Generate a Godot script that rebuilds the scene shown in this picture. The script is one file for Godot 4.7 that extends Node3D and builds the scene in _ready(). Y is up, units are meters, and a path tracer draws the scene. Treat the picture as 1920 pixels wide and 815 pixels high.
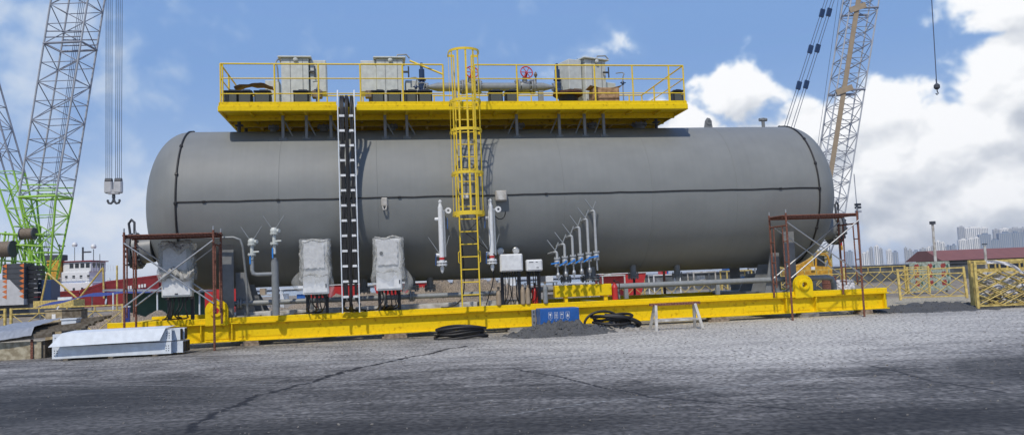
extends Node3D
# A grey storage tank on a yellow skid in a shipyard. World: y up, metres, tank axis along x.

const TH := 3.418   # height of the tank's axis
const TR := 2.05    # tank radius
const TX := 8.24    # half length between the end seams

var M := {}
var tex := {}
var taken := {}
var rng := RandomNumberGenerator.new()
var unit_bar := {}
var unit_box: ArrayMesh

# ------------------------------------------------------------------ geometry
class Geo:
	var v := PackedVector3Array()
	var n := PackedVector3Array()
	var uv := PackedVector2Array()
	var col := PackedColorArray()

	func tri(a: Vector3, b: Vector3, c: Vector3, na: Vector3, nb: Vector3, nc: Vector3, ua := Vector2.ZERO, ub := Vector2.ZERO, uc := Vector2.ZERO) -> void:
		if (b - a).cross(c - a).dot(na + nb + nc) > 0.0:
			v.append_array([a, c, b]); n.append_array([na, nc, nb]); uv.append_array([ua, uc, ub])
		else:
			v.append_array([a, b, c]); n.append_array([na, nb, nc]); uv.append_array([ua, ub, uc])

	# flat convex polygon; the normal points away from «inside»
	func face(p: Array, inside: Vector3) -> void:
		var nn: Vector3 = (p[1] - p[0]).cross(p[2] - p[0])
		if nn.length() < 1e-9 and p.size() > 3:
			nn = (p[2] - p[0]).cross(p[3] - p[0])
		nn = nn.normalized()
		if nn.dot(p[0] - inside) < 0.0:
			nn = -nn
		for i in range(1, p.size() - 1):
			tri(p[0], p[i], p[i + 1], nn, nn, nn)

	func box(c: Vector3, s: Vector3, b := Basis()) -> void:
		bev(c, s, 0.0, b)

	# box with chamfered edges
	func bev(c: Vector3, s: Vector3, w: float, b := Basis()) -> void:
		var h := s * 0.5
		w = minf(w, minf(h.x, minf(h.y, h.z)) * 0.6)
		var P := func(sg: Vector3, k: int) -> Vector3:
			var q := Vector3(h.x - w, h.y - w, h.z - w)
			q[k] = h[k]
			return c + b * (q * sg)
		for k in 3:
			var i := (k + 1) % 3
			var j := (k + 2) % 3
			for sk in [-1.0, 1.0]:
				var pts := []
				for t in [[-1, -1], [1, -1], [1, 1], [-1, 1]]:
					var sg := Vector3.ONE
					sg[k] = sk; sg[i] = t[0]; sg[j] = t[1]
					pts.append(P.call(sg, k))
				face(pts, c)
			if w > 0.0:
				for si in [-1.0, 1.0]:
					for sj in [-1.0, 1.0]:
						var s0 := Vector3.ONE
						s0[i] = si; s0[j] = sj; s0[k] = -1.0
						var s1 := s0
						s1[k] = 1.0
						face([P.call(s0, i), P.call(s1, i), P.call(s1, j), P.call(s0, j)], c)
		if w > 0.0:
			for sx in [-1.0, 1.0]:
				for sy in [-1.0, 1.0]:
					for sz in [-1.0, 1.0]:
						var sg := Vector3(sx, sy, sz)
						face([P.call(sg, 0), P.call(sg, 1), P.call(sg, 2)], c)

	func tube(a: Vector3, b: Vector3, r0: float, r1: float, seg := 10, caps := true) -> void:
		var d := (b - a).normalized()
		var x := d.cross(Vector3.UP if absf(d.y) < 0.9 else Vector3.RIGHT).normalized()
		var y := d.cross(x)
		for i in seg:
			var t0 := TAU * i / seg
			var t1 := TAU * (i + 1) / seg
			var n0 := x * cos(t0) + y * sin(t0)
			var n1 := x * cos(t1) + y * sin(t1)
			tri(a + n0 * r0, a + n1 * r0, b + n1 * r1, n0, n1, n1)
			tri(a + n0 * r0, b + n1 * r1, b + n0 * r1, n0, n1, n0)
			if caps:
				tri(a, a + n0 * r0, a + n1 * r0, -d, -d, -d)
				tri(b, b + n0 * r1, b + n1 * r1, d, d, d)

	func path(p: Array, r: float, seg := 8, closed := false) -> void:
		var m := p.size()
		var rings := []
		var x := Vector3.ZERO
		for i in m:
			var a: Vector3 = p[(i - 1 + m) % m] if closed or i > 0 else p[0]
			var b: Vector3 = p[(i + 1) % m] if closed or i < m - 1 else p[m - 1]
			var d := (b - a).normalized()
			if x == Vector3.ZERO:
				x = d.cross(Vector3.UP if absf(d.y) < 0.9 else Vector3.RIGHT).normalized()
			x = (x - d * x.dot(d)).normalized()
			var y := d.cross(x)
			var ring := []
			for k in seg:
				ring.append(x * cos(TAU * k / seg) + y * sin(TAU * k / seg))
			rings.append(ring)
		for i in (m if closed else m - 1):
			var j := (i + 1) % m
			for k in seg:
				var l := (k + 1) % seg
				var a0: Vector3 = rings[i][k]; var a1: Vector3 = rings[i][l]
				var b0: Vector3 = rings[j][k]; var b1: Vector3 = rings[j][l]
				tri(p[i] + a0 * r, p[i] + a1 * r, p[j] + b1 * r, a0, a1, b1)
				tri(p[i] + a0 * r, p[j] + b1 * r, p[j] + b0 * r, a0, b1, b0)
		if not closed:
			for e in [0, m - 1]:
				var dd: Vector3 = (p[0] - p[1]).normalized() if e == 0 else (p[m - 1] - p[m - 2]).normalized()
				for k in range(1, seg - 1):
					tri(p[e] + rings[e][0] * r, p[e] + rings[e][k] * r, p[e] + rings[e][k + 1] * r, dd, dd, dd)

	# flat bar bent along a path: height hgt along «up», thickness th across
	func ribbon(p: Array, hgt: float, th: float, up := Vector3.UP) -> void:
		for i in p.size() - 1:
			var a: Vector3 = p[i]; var b: Vector3 = p[i + 1]
			var d := (b - a).normalized()
			var s := d.cross(up).normalized()
			box((a + b) * 0.5, Vector3((b - a).length() + th * 0.4, hgt, th), Basis(d, up, s))

	# profile: [radius, height] pairs turned about «axis»
	func lathe(prof: Array, at: Vector3, axis := Vector3.UP, seg := 20) -> void:
		var x := axis.cross(Vector3.UP if absf(axis.y) < 0.9 else Vector3.RIGHT).normalized()
		var y := axis.cross(x)
		for i in prof.size() - 1:
			var r0: float = prof[i][0]; var h0: float = prof[i][1]
			var r1: float = prof[i + 1][0]; var h1: float = prof[i + 1][1]
			var sl := Vector2(h1 - h0, r0 - r1)
			if sl.length() < 1e-7:
				continue
			sl = sl.normalized()
			for k in seg:
				var t0 := TAU * k / seg
				var t1 := TAU * (k + 1) / seg
				var d0 := x * cos(t0) + y * sin(t0)
				var d1 := x * cos(t1) + y * sin(t1)
				var n0 := d0 * sl.x + axis * sl.y
				var n1 := d1 * sl.x + axis * sl.y
				var a := at + d0 * r0 + axis * h0; var b := at + d1 * r0 + axis * h0
				var c := at + d1 * r1 + axis * h1; var e := at + d0 * r1 + axis * h1
				if r0 > 1e-6:
					tri(a, b, c, n0, n1, n1)
				if r1 > 1e-6:
					tri(a, c, e, n0, n1, n0)

	# polygon in the plane of bx, by, pushed along bz by depth
	func ext(poly: PackedVector2Array, depth: float, at: Vector3, b := Basis()) -> void:
		var idx := Geometry2D.triangulate_polygon(poly)
		var off := b.z * depth
		for i in range(0, idx.size(), 3):
			var q := []
			for k in 3:
				var p2 := poly[idx[i + k]]
				q.append(at + b.x * p2.x + b.y * p2.y)
			tri(q[0], q[1], q[2], -b.z, -b.z, -b.z)
			tri(q[0] + off, q[1] + off, q[2] + off, b.z, b.z, b.z)
		var area := 0.0
		for i in poly.size():
			area += poly[i].cross(poly[(i + 1) % poly.size()])
		for i in poly.size():
			var e := poly[(i + 1) % poly.size()] - poly[i]
			var nn := (b.x * e.y - b.y * e.x).normalized() * (1.0 if area > 0.0 else -1.0)
			var p0 := at + b.x * poly[i].x + b.y * poly[i].y
			var p1 := p0 + b.x * e.x + b.y * e.y
			tri(p0, p1, p1 + off, nn, nn, nn)
			tri(p0, p1 + off, p0 + off, nn, nn, nn)

	# smooth grid of points [row][column]
	func grid(g: Array, two := false) -> void:
		var R := g.size(); var C: int = g[0].size()
		var nr := []
		for i in R:
			var row := []
			for j in C:
				var dx: Vector3 = g[i][mini(j + 1, C - 1)] - g[i][maxi(j - 1, 0)]
				var dy: Vector3 = g[mini(i + 1, R - 1)][j] - g[maxi(i - 1, 0)][j]
				row.append(dx.cross(dy).normalized())
			nr.append(row)
		for i in R - 1:
			for j in C - 1:
				tri(g[i][j], g[i][j + 1], g[i + 1][j + 1], nr[i][j], nr[i][j + 1], nr[i + 1][j + 1])
				tri(g[i][j], g[i + 1][j + 1], g[i + 1][j], nr[i][j], nr[i + 1][j + 1], nr[i + 1][j])

	func mesh(off: Transform3D) -> ArrayMesh:
		var a := []
		a.resize(Mesh.ARRAY_MAX)
		var vv := PackedVector3Array(); var nn := PackedVector3Array()
		vv.resize(v.size()); nn.resize(v.size())
		for i in v.size():
			vv[i] = off * v[i]
			nn[i] = off.basis * n[i]
		a[Mesh.ARRAY_VERTEX] = vv
		a[Mesh.ARRAY_NORMAL] = nn
		a[Mesh.ARRAY_TEX_UV] = uv
		if col.size() == v.size():
			a[Mesh.ARRAY_COLOR] = col
		var m := ArrayMesh.new()
		m.add_surface_from_arrays(Mesh.PRIMITIVE_TRIANGLES, a)
		return m

# ------------------------------------------------------------------ nodes
func numbered(called: String) -> String:
	if not taken.has(called):
		taken[called] = 0
		return called
	taken[called] += 1
	return "%s_%03d" % [called, taken[called]]

func tag(o: Node3D, label: String, category: String, group := "") -> Node3D:
	o.set_meta("label", label); o.set_meta("category", category)
	if group: o.set_meta("group", group)
	return o

func thing(called: String, label: String, category: String, at := Vector3.ZERO, group := "", turn := 0.0) -> Node3D:
	var o := Node3D.new()
	o.name = numbered(called)
	add_child(o)
	o.position = at
	o.rotation.y = turn
	return tag(o, label, category, group)

func copy(src: Node3D, called: String, at: Vector3, turn: float, label: String, sc := Vector3.ONE) -> Node3D:
	var o: Node3D = src.duplicate()
	o.name = numbered(called)
	add_child(o)
	o.position = at
	o.rotation.y = turn
	o.scale = sc
	o.set_meta("label", label)
	return o

# commits a Geo given in world coordinates (or in the parent's, with own = true) as one named mesh
func part(parent: Node3D, called: String, g: Geo, m: Material, label := "", own := false) -> MeshInstance3D:
	var lo := g.v[0]; var hi := g.v[0]
	for p in g.v:
		lo = lo.min(p); hi = hi.max(p)
	var c := Vector3((lo.x + hi.x) * 0.5, lo.y, (lo.z + hi.z) * 0.5)
	var inv := Transform3D() if own or parent == self else parent.global_transform.affine_inverse()
	var at := inv * c
	var o := MeshInstance3D.new()
	o.mesh = g.mesh(Transform3D(Basis(), -at) * inv)
	o.material_override = m
	o.position = at
	if parent == self:
		o.name = numbered(called)
		add_child(o)
	else:
		o.name = called
		parent.add_child(o, true)
	if label: o.set_meta("label", label)
	return o

func struct(called: String, g: Geo, m: Material) -> MeshInstance3D:
	var o := part(self, called, g, m)
	o.set_meta("kind", "structure")
	return o

func bar_mesh(seg: int) -> ArrayMesh:
	if not unit_bar.has(seg):
		var g := Geo.new()
		g.tube(Vector3(0, -0.5, 0), Vector3(0, 0.5, 0), 1.0, 1.0, seg)
		unit_bar[seg] = g.mesh(Transform3D())
	return unit_bar[seg]

# a round bar from a to b, world coordinates (or the parent's), sharing one mesh
func bar(parent: Node3D, called: String, a: Vector3, b: Vector3, r: float, m: Material, seg := 8, own := false) -> MeshInstance3D:
	if not own:
		var inv := parent.global_transform.affine_inverse()
		a = inv * a; b = inv * b
	var d := b - a
	var y := d.normalized()
	var x := y.cross(Vector3.UP if absf(y.y) < 0.9 else Vector3.RIGHT).normalized()
	var o := MeshInstance3D.new()
	o.mesh = bar_mesh(seg)
	o.material_override = m
	o.name = called
	o.transform = Transform3D(Basis(x * r, d, x.cross(y) * r), (a + b) * 0.5)
	parent.add_child(o, true)
	return o

# a box sharing one bevelled unit mesh
func slab(parent: Node3D, called: String, c: Vector3, s: Vector3, m: Material, b := Basis(), own := false) -> MeshInstance3D:
	if not own:
		c = parent.global_transform.affine_inverse() * c
		b = parent.global_transform.basis.inverse() * b
	if unit_box == null:
		var g := Geo.new()
		g.bev(Vector3.ZERO, Vector3.ONE, 0.02)
		unit_box = g.mesh(Transform3D())
	var o := MeshInstance3D.new()
	o.mesh = unit_box
	o.material_override = m
	o.name = called
	o.transform = Transform3D(Basis(b.x * s.x, b.y * s.y, b.z * s.z), c)
	parent.add_child(o, true)
	return o

# ------------------------------------------------------------------ materials
func srgb(r: float, g: float, b: float) -> Color:
	return Color(r, g, b).linear_to_srgb()

func noise(kind: int, freq: float, oct: int, sd: int) -> FastNoiseLite:
	var f := FastNoiseLite.new()
	f.noise_type = kind; f.frequency = freq; f.fractal_octaves = oct; f.seed = sd
	return f

func noise_tex(key: String, freq: float, oct: int, lo: float, hi: float, sd: int, size := 512, tint := Color.WHITE, stretch := 1.0) -> Texture2D:
	if tex.has(key): return tex[key]
	var t := NoiseTexture2D.new()
	t.width = size; t.height = int(size * stretch)
	t.seamless = true
	t.noise = noise(FastNoiseLite.TYPE_SIMPLEX_SMOOTH, freq, oct, sd)
	var gr := Gradient.new()
	gr.set_color(0, Color(lo, lo, lo) * tint); gr.set_color(1, Color(hi, hi, hi))
	gr.set_offset(0, 0.25); gr.set_offset(1, 0.75)
	t.color_ramp = gr
	tex[key] = t
	return t

func mk(key: String, c: Color, rough: float, metal := 0.0, grime := "soft", scale := 0.7, bump := 0.0) -> StandardMaterial3D:
	var m := StandardMaterial3D.new()
	m.resource_name = key
	m.albedo_color = c
	m.roughness = rough; m.metallic = metal
	if grime:
		m.albedo_texture = tex[grime]
		m.uv1_triplanar = true; m.uv1_world_triplanar = true
		m.uv1_scale = Vector3.ONE * scale
		if bump > 0.0:
			m.heightmap_enabled = true
			m.heightmap_texture = tex[grime]
			m.heightmap_scale = bump
	M[key] = m
	return m

func make_materials() -> void:
	noise_tex("soft", 0.010, 5, 0.93, 1.0, 3)
	noise_tex("dirt", 0.014, 6, 0.78, 1.0, 7, 512, Color(1.0, 0.97, 0.93))
	noise_tex("rusty", 0.03, 6, 0.62, 1.0, 11, 512, Color(1.0, 0.88, 0.8))
	noise_tex("fine", 0.09, 4, 0.85, 1.0, 17)
	noise_tex("grit", 0.12, 5, 0.62, 1.0, 23)
	noise_tex("chips", 0.05, 5, 0.62, 1.0, 37, 1024)
	tex["chips"].color_ramp.set_offset(0, 0.18); tex["chips"].color_ramp.set_offset(1, 0.62)
	noise_tex("crumple", 0.03, 3, 0.86, 1.0, 29)
	# mostly clean paint with sparse brown chips and scuffs
	noise_tex("scuff", 0.022, 6, 1.0, 1.0, 47, 1024)
	var sg := Gradient.new()
	sg.offsets = PackedFloat32Array([0.0, 0.20, 0.27, 0.55, 1.0])
	sg.colors = PackedColorArray([Color(0.74, 0.66, 0.60), Color(0.88, 0.85, 0.82), Color(0.955, 0.95, 0.94), Color(1, 1, 1), Color(0.96, 0.965, 0.97)])
	tex["scuff"].color_ramp = sg
	mk("yellow", srgb(0.80, 0.565, 0.006), 0.5, 0.0, "scuff", 0.28)
	mk("yellow_rail", srgb(0.76, 0.55, 0.03), 0.5, 0.0, "scuff", 0.5)
	M.yellow.metallic_specular = 0.3
	mk("yellow_old", srgb(0.66, 0.52, 0.17), 0.6, 0.0, "dirt", 0.8)
	mk("skid_grey", srgb(0.20, 0.21, 0.215), 0.45, 0.0, "soft", 0.7)
	mk("pipe_grey", srgb(0.25, 0.27, 0.28), 0.42, 0.0, "soft", 1.2)
	mk("sampler_grey", srgb(0.40, 0.42, 0.43), 0.42, 0.0, "soft", 1.2)
	mk("pale_grey", srgb(0.56, 0.59, 0.56), 0.45, 0.0, "soft", 1.0)
	mk("white_paint", srgb(0.72, 0.74, 0.75), 0.45, 0.0, "soft", 0.9)
	mk("white_dirty", srgb(0.56, 0.56, 0.54), 0.6, 0.0, "dirt", 0.4)
	mk("white_steel", srgb(0.70, 0.76, 0.82), 0.4, 0.0, "soft", 0.8)
	mk("stainless", srgb(0.55, 0.56, 0.57), 0.28, 1.0, "fine", 2.0)
	mk("galvanised", srgb(0.48, 0.49, 0.49), 0.4, 0.8, "soft", 2.0)
	mk("black_paint", srgb(0.012, 0.013, 0.017), 0.4, 0.0, "soft", 1.0)
	mk("rubber", srgb(0.014, 0.014, 0.015), 0.55, 0.0, "soft", 2.0)
	mk("black_plastic", srgb(0.02, 0.022, 0.022), 0.5, 0.0, "soft", 2.0)
	mk("netting", srgb(0.14, 0.165, 0.16), 0.7, 0.0, "grit", 1.6, 1.0)
	mk("blue_paint", srgb(0.02, 0.11, 0.38), 0.4, 0.0, "soft", 1.2)
	mk("blue_handle", srgb(0.02, 0.20, 0.60), 0.35, 0.0, "")
	mk("blue_dark", srgb(0.015, 0.04, 0.11), 0.35, 0.0, "soft", 2.0)
	mk("red_paint", srgb(0.50, 0.03, 0.03), 0.4, 0.0, "soft", 1.0)
	mk("hull_red", srgb(0.30, 0.022, 0.03), 0.5, 0.0, "dirt", 0.08)
	mk("rust", srgb(0.26, 0.11, 0.075), 0.75, 0.0, "rusty", 1.5, 0.3)
	mk("rust_dark", srgb(0.09, 0.035, 0.025), 0.8, 0.0, "rusty", 1.0)
	mk("plank", srgb(0.33, 0.26, 0.19), 0.85, 0.0, "dirt", 1.1, 0.5)
	mk("old_wood", srgb(0.17, 0.15, 0.12), 0.9, 0.0, "dirt", 0.9, 1.0)
	mk("plywood", srgb(0.46, 0.39, 0.26), 0.85, 0.0, "dirt", 0.6)
	mk("cardboard", srgb(0.42, 0.28, 0.17), 0.9, 0.0, "dirt", 0.8)
	mk("film", Color(0.78, 0.79, 0.78, 0.34), 0.30, 0.0, "crumple", 2.5, 3.0)
	mk("film_bunch", Color(0.80, 0.80, 0.78, 0.72), 0.30, 0.0, "crumple", 3.0, 3.0)
	M.film_bunch.transparency = BaseMaterial3D.TRANSPARENCY_ALPHA
	M.film_bunch.cull_mode = BaseMaterial3D.CULL_DISABLED
	M.film.transparency = BaseMaterial3D.TRANSPARENCY_ALPHA
	M.film.cull_mode = BaseMaterial3D.CULL_DISABLED
	mk("paper", srgb(0.80, 0.81, 0.82), 0.7, 0.0, "soft", 2.0)
	mk("green", srgb(0.32, 0.60, 0.07), 0.45, 0.0, "soft", 0.3)
	mk("boom_grey", srgb(0.24, 0.27, 0.34), 0.5, 0.0, "soft", 0.3)
	mk("boom_light", srgb(0.42, 0.45, 0.50), 0.5, 0.0, "soft", 0.3)
	mk("wire", srgb(0.10, 0.13, 0.20), 0.5, 0.3, "")
	mk("crane_grey", srgb(0.50, 0.51, 0.53), 0.5, 0.0, "soft", 0.3)
	mk("counterweight", srgb(0.055, 0.062, 0.075), 0.6, 0.0, "soft", 0.3)
	mk("orange", srgb(0.62, 0.17, 0.04), 0.6, 0.0, "soft", 0.5)
	mk("sand", srgb(0.40, 0.33, 0.25), 0.95, 0.0, "grit", 0.25, 6.0)
	mk("gravel", srgb(0.16, 0.165, 0.17), 0.95, 0.0, "grit", 0.9, 4.0)
	mk("roof_red", srgb(0.21, 0.085, 0.075), 0.7, 0.0, "soft", 0.1)
	mk("wall_dark", srgb(0.10, 0.115, 0.13), 0.8, 0.0, "dirt", 0.15)
	mk("tarp_blue", srgb(0.025, 0.04, 0.24), 0.5, 0.0, "crumple", 0.6, 2.0)
	mk("tarp_grey", srgb(0.28, 0.31, 0.36), 0.6, 0.0, "crumple", 0.5, 2.0)
	mk("tarp_green", srgb(0.02, 0.075, 0.055), 0.7, 0.0, "soft", 0.4)
	mk("cloth_white", srgb(0.68, 0.68, 0.70), 0.8, 0.0, "crumple", 1.5, 2.0)
	mk("tan", srgb(0.34, 0.27, 0.19), 0.7, 0.0, "soft", 0.3)
	mk("digger_yellow", srgb(0.65, 0.36, 0.03), 0.5, 0.0, "dirt", 0.5)
	mk("city_white", srgb(0.68, 0.67, 0.64), 0.7, 0.0, "")
	mk("city_grey", srgb(0.36, 0.37, 0.38), 0.7, 0.0, "")
	mk("city_blue", srgb(0.16, 0.21, 0.28), 0.5, 0.0, "")
	mk("city_glass", srgb(0.16, 0.19, 0.23), 0.3, 0.0, "")
	mk("window_dark", srgb(0.02, 0.025, 0.03), 0.15, 0.0, "")
	mk("stone_chip", srgb(0.22, 0.215, 0.205), 0.9, 0.0, "dirt", 0.8)
	mk("concrete", srgb(0.34, 0.33, 0.31), 0.9, 0.0, "dirt", 0.4, 0.5)
	mk("beige_panel", srgb(0.46, 0.42, 0.31), 0.85, 0.0, "dirt", 0.8)
	mk("mural", srgb(0.36, 0.43, 0.38), 0.8, 0.0, "dirt", 1.0)
	mk("mural_red", srgb(0.34, 0.06, 0.06), 0.8, 0.0, "dirt", 1.0)
	mk("mural_green", srgb(0.05, 0.16, 0.14), 0.8, 0.0, "dirt", 1.0)
	mk("tower_brown", srgb(0.20, 0.16, 0.12), 0.7, 0.0, "dirt", 1.2)
	var w := mk("water", srgb(0.06, 0.09, 0.11), 0.12, 0.0, "")
	w.heightmap_enabled = false
	# grey tank paint: faint runs and plate-to-plate changes of tone, mapped along (u) and round (v)
	var im := Image.create(1024, 512, false, Image.FORMAT_RGB8)
	var n1 := noise(FastNoiseLite.TYPE_SIMPLEX_SMOOTH, 1.0, 3, 41)
	var n2 := noise(FastNoiseLite.TYPE_SIMPLEX_SMOOTH, 1.0, 4, 42)
	var n3 := noise(FastNoiseLite.TYPE_SIMPLEX_SMOOTH, 1.0, 5, 43)
	for y in 512:
		for x in 1024:
			var runs := n1.get_noise_2d(x * 0.13, y * 0.006) * 0.014
			var blot := n2.get_noise_2d(x * 0.012, y * 0.03) * 0.035
			var dust := n3.get_noise_2d(x * 0.05, y * 0.10) * 0.015
			var k := 0.94 + runs + blot + dust
			im.set_pixel(x, y, Color(k, k * (1.0 - dust * 0.2), k * (1.0 - dust * 0.5)))
	var t := StandardMaterial3D.new()
	t.resource_name = "tank_paint"
	t.albedo_color = srgb(0.222, 0.235, 0.232)
	t.albedo_texture = ImageTexture.create_from_image(im)
	t.roughness = 0.55
	t.metallic_specular = 0.4
	M["tank"] = t

# ------------------------------------------------------------------ sky
const CLOUDS := [[-22.5,15.5,7.5,4.5,0.52],[-20.8,10.7,5.4,3.1,0.30],[-16.9,6.5,4.6,2.3,0.48],[-15.6,2.7,8.5,3.5,0.66],[-21.0,6.0,4.6,2.7,0.36],[15.2,15.3,2.4,1.3,0.50],[13.6,14.3,2.2,1.2,0.44],[25.7,12.0,3.4,2.2,0.78],[23.6,12.9,1.7,1.2,0.62],[22.4,10.0,3.2,2.2,0.72],[20.6,11.2,2.0,1.3,0.50],[29.2,8.6,5.4,2.5,0.80],[34.2,9.6,4.0,2.0,0.80],[36.7,7.2,6.2,3.3,0.85],[42.0,10.3,2.9,3.3,0.92],[40.6,8.0,4.6,3.1,0.85],[42.0,15.2,3.4,1.9,0.80],[32.8,5.1,9.6,3.0,0.85],[38.9,4.2,7.7,3.0,0.90],[26.1,6.0,6.5,2.6,0.78],[30.0,1.9,12.0,1.9,0.62],[41.0,2.2,5.0,2.0,0.72],[-2.3,16.2,1.9,0.6,0.26],[17.9,15.6,1.8,1.2,0.36]]
var sky_big: FastNoiseLite
var sky_puff: FastNoiseLite
var sky_soft: FastNoiseLite

func cloud_amount(az: float, el: float, detail: float) -> float:
	var cover := 0.0
	for b in CLOUDS:
		var dx: float = (az - b[0]) / b[2]
		var dy: float = (el - b[1]) / b[3]
		var q := dx * dx + dy * dy
		if q < 6.0:
			cover = maxf(cover, b[4] * exp(-q * 0.75)) + 0.12 * b[4] * exp(-q)
	# beyond the banks in view the sky goes on with banks of the same kind
	var edge := smoothstep(0.0, 14.0, maxf(maxf(az - 46.0, -28.0 - az), el - 22.0))
	if edge > 0.0:
		var low := clampf((34.0 - el) / 34.0, 0.0, 1.0)
		cover = lerpf(cover, clampf(sky_big.get_noise_3d(az * 0.9, el * 2.0, 5.0) * 0.9 + 0.05 + low * 0.38, 0.0, 0.9), edge)
	return cover + detail

func sky_color(az: float, el: float) -> Color:
	var t := clampf(el / 60.0, 0.0, 1.0)
	var blue := Color(0.800, 0.850, 0.925).lerp(Color(0.490, 0.630, 0.830), smoothstep(-0.03, 0.27, t)).lerp(Color(0.30, 0.47, 0.76), smoothstep(0.25, 1.0, t))
	var k := 3.4
	var x := az * k; var y := el * k * 1.25
	var bend := sky_soft.get_noise_2d(x * 0.7 + 40.0, y * 0.7) * 3.0
	var d := cloud_amount(az, el, sky_puff.get_noise_2d(x + bend, y - bend) * 0.44 + sky_soft.get_noise_2d(x * 0.3, y * 0.3) * 0.16)
	# crisp heaps to the right, thin soft veils to the left
	var crisp := smoothstep(6.0, 22.0, az + 5.0 * sky_soft.get_noise_2d(x * 0.2, y * 0.2))
	if az > 60.0: crisp = lerpf(crisp, 0.6, smoothstep(60.0, 110.0, az))
	if az < -60.0: crisp = lerpf(crisp, 0.6, smoothstep(60.0, 110.0, -az))
	var dens := lerpf(smoothstep(0.10, 0.80, d) * 0.70, smoothstep(0.34, 0.58, d), crisp)
	if dens <= 0.001:
		return blue
	# billows: the side towards the sun is brighter than the flat undersides
	var up := cloud_amount(az - 0.6, el + 1.5, sky_puff.get_noise_2d(x - 0.6 * k + bend, y + 1.5 * k - bend) * 0.44 + sky_soft.get_noise_2d((x - 0.6 * k) * 0.3, (y + 1.5 * k) * 0.3) * 0.16)
	var lit := clampf(0.93 + (d - up) * 0.95 - maxf(up - 0.62, 0.0) * 0.55 - 0.55 * maxf(sky_soft.get_noise_2d(x * 0.30 + 70.0, y * 0.7) + 0.05, 0.0), 0.0, 1.0)
	lit = lerpf(lit, 0.72, 1.0 - crisp)
	var white := Color(0.720, 0.748, 0.795).lerp(Color(0.980, 0.984, 0.990), lit)
	return blue.lerp(white, dens)

func make_sky() -> Texture2D:
	sky_big = noise(FastNoiseLite.TYPE_SIMPLEX_SMOOTH, 0.02, 3, 5)
	sky_puff = noise(FastNoiseLite.TYPE_SIMPLEX_SMOOTH, 0.06, 6, 9)
	sky_puff.fractal_gain = 0.55
	sky_soft = noise(FastNoiseLite.TYPE_SIMPLEX_SMOOTH, 0.06, 4, 15)
	var W := 4096; var HH := 2048
	var lw := 720; var lh := 360
	var im := Image.create(lw, lh, false, Image.FORMAT_RGB8)
	im.fill(Color(0.62, 0.64, 0.66))
	for j in lh / 2 + 2:
		var el := 90.0 - (j + 0.5) * 180.0 / lh
		for i in lw:
			im.set_pixel(i, j, sky_color(wrapf((i + 0.5) * 360.0 / lw, -180.0, 180.0), el))
	im.resize(W, HH, Image.INTERPOLATE_CUBIC)
	# the same sky drawn finer where the picture is sharp enough to show it
	var x0 := int(-34.0 / 360.0 * W); var x1 := int(54.0 / 360.0 * W)
	var y0 := int((90.0 - 27.0) / 180.0 * HH)
	for j in range(y0, HH / 2 + 8):
		var el := 90.0 - (j + 0.5) * 180.0 / HH
		for i in range(x0, x1):
			im.set_pixel(posmod(i, W), j, sky_color((i + 0.5) * 360.0 / W, el))
	return ImageTexture.create_from_image(im)

# ------------------------------------------------------------------ ground
const GX0 := -24.0
const GX1 := 24.0
const GZ0 := -6.0
const GZ1 := 20.0

func crack(im: Image, pts: Array, wid: float, c: Color, wob: float, sd: int) -> void:
	var r := RandomNumberGenerator.new()
	r.seed = sd
	var sx := im.get_width() / (GX1 - GX0); var sy := im.get_height() / (GZ1 - GZ0)
	var off := 0.0
	for k in pts.size() - 1:
		var a: Vector2 = pts[k]; var b: Vector2 = pts[k + 1]
		var steps := int(a.distance_to(b) * 90.0)
		var nrm := (b - a).orthogonal().normalized()
		for i in steps:
			off = clampf(off + r.randf_range(-1, 1) * wob * 0.16, -wob, wob)
			var p := a.lerp(b, float(i) / steps) + nrm * off
			var w := wid * r.randf_range(0.4, 1.2)
			var px := int((p.x - GX0) * sx); var py := int((p.y - GZ0) * sy)
			for dx in range(-int(w * sx), int(w * sx) + 1):
				for dy in range(-int(w * sy), int(w * sy) + 1):
					if r.randf() < 0.85 and px + dx >= 0 and px + dx < im.get_width() and py + dy >= 0 and py + dy < im.get_height():
						im.set_pixel(px + dx, py + dy, im.get_pixel(px + dx, py + dy).lerp(c, 0.85))

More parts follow.
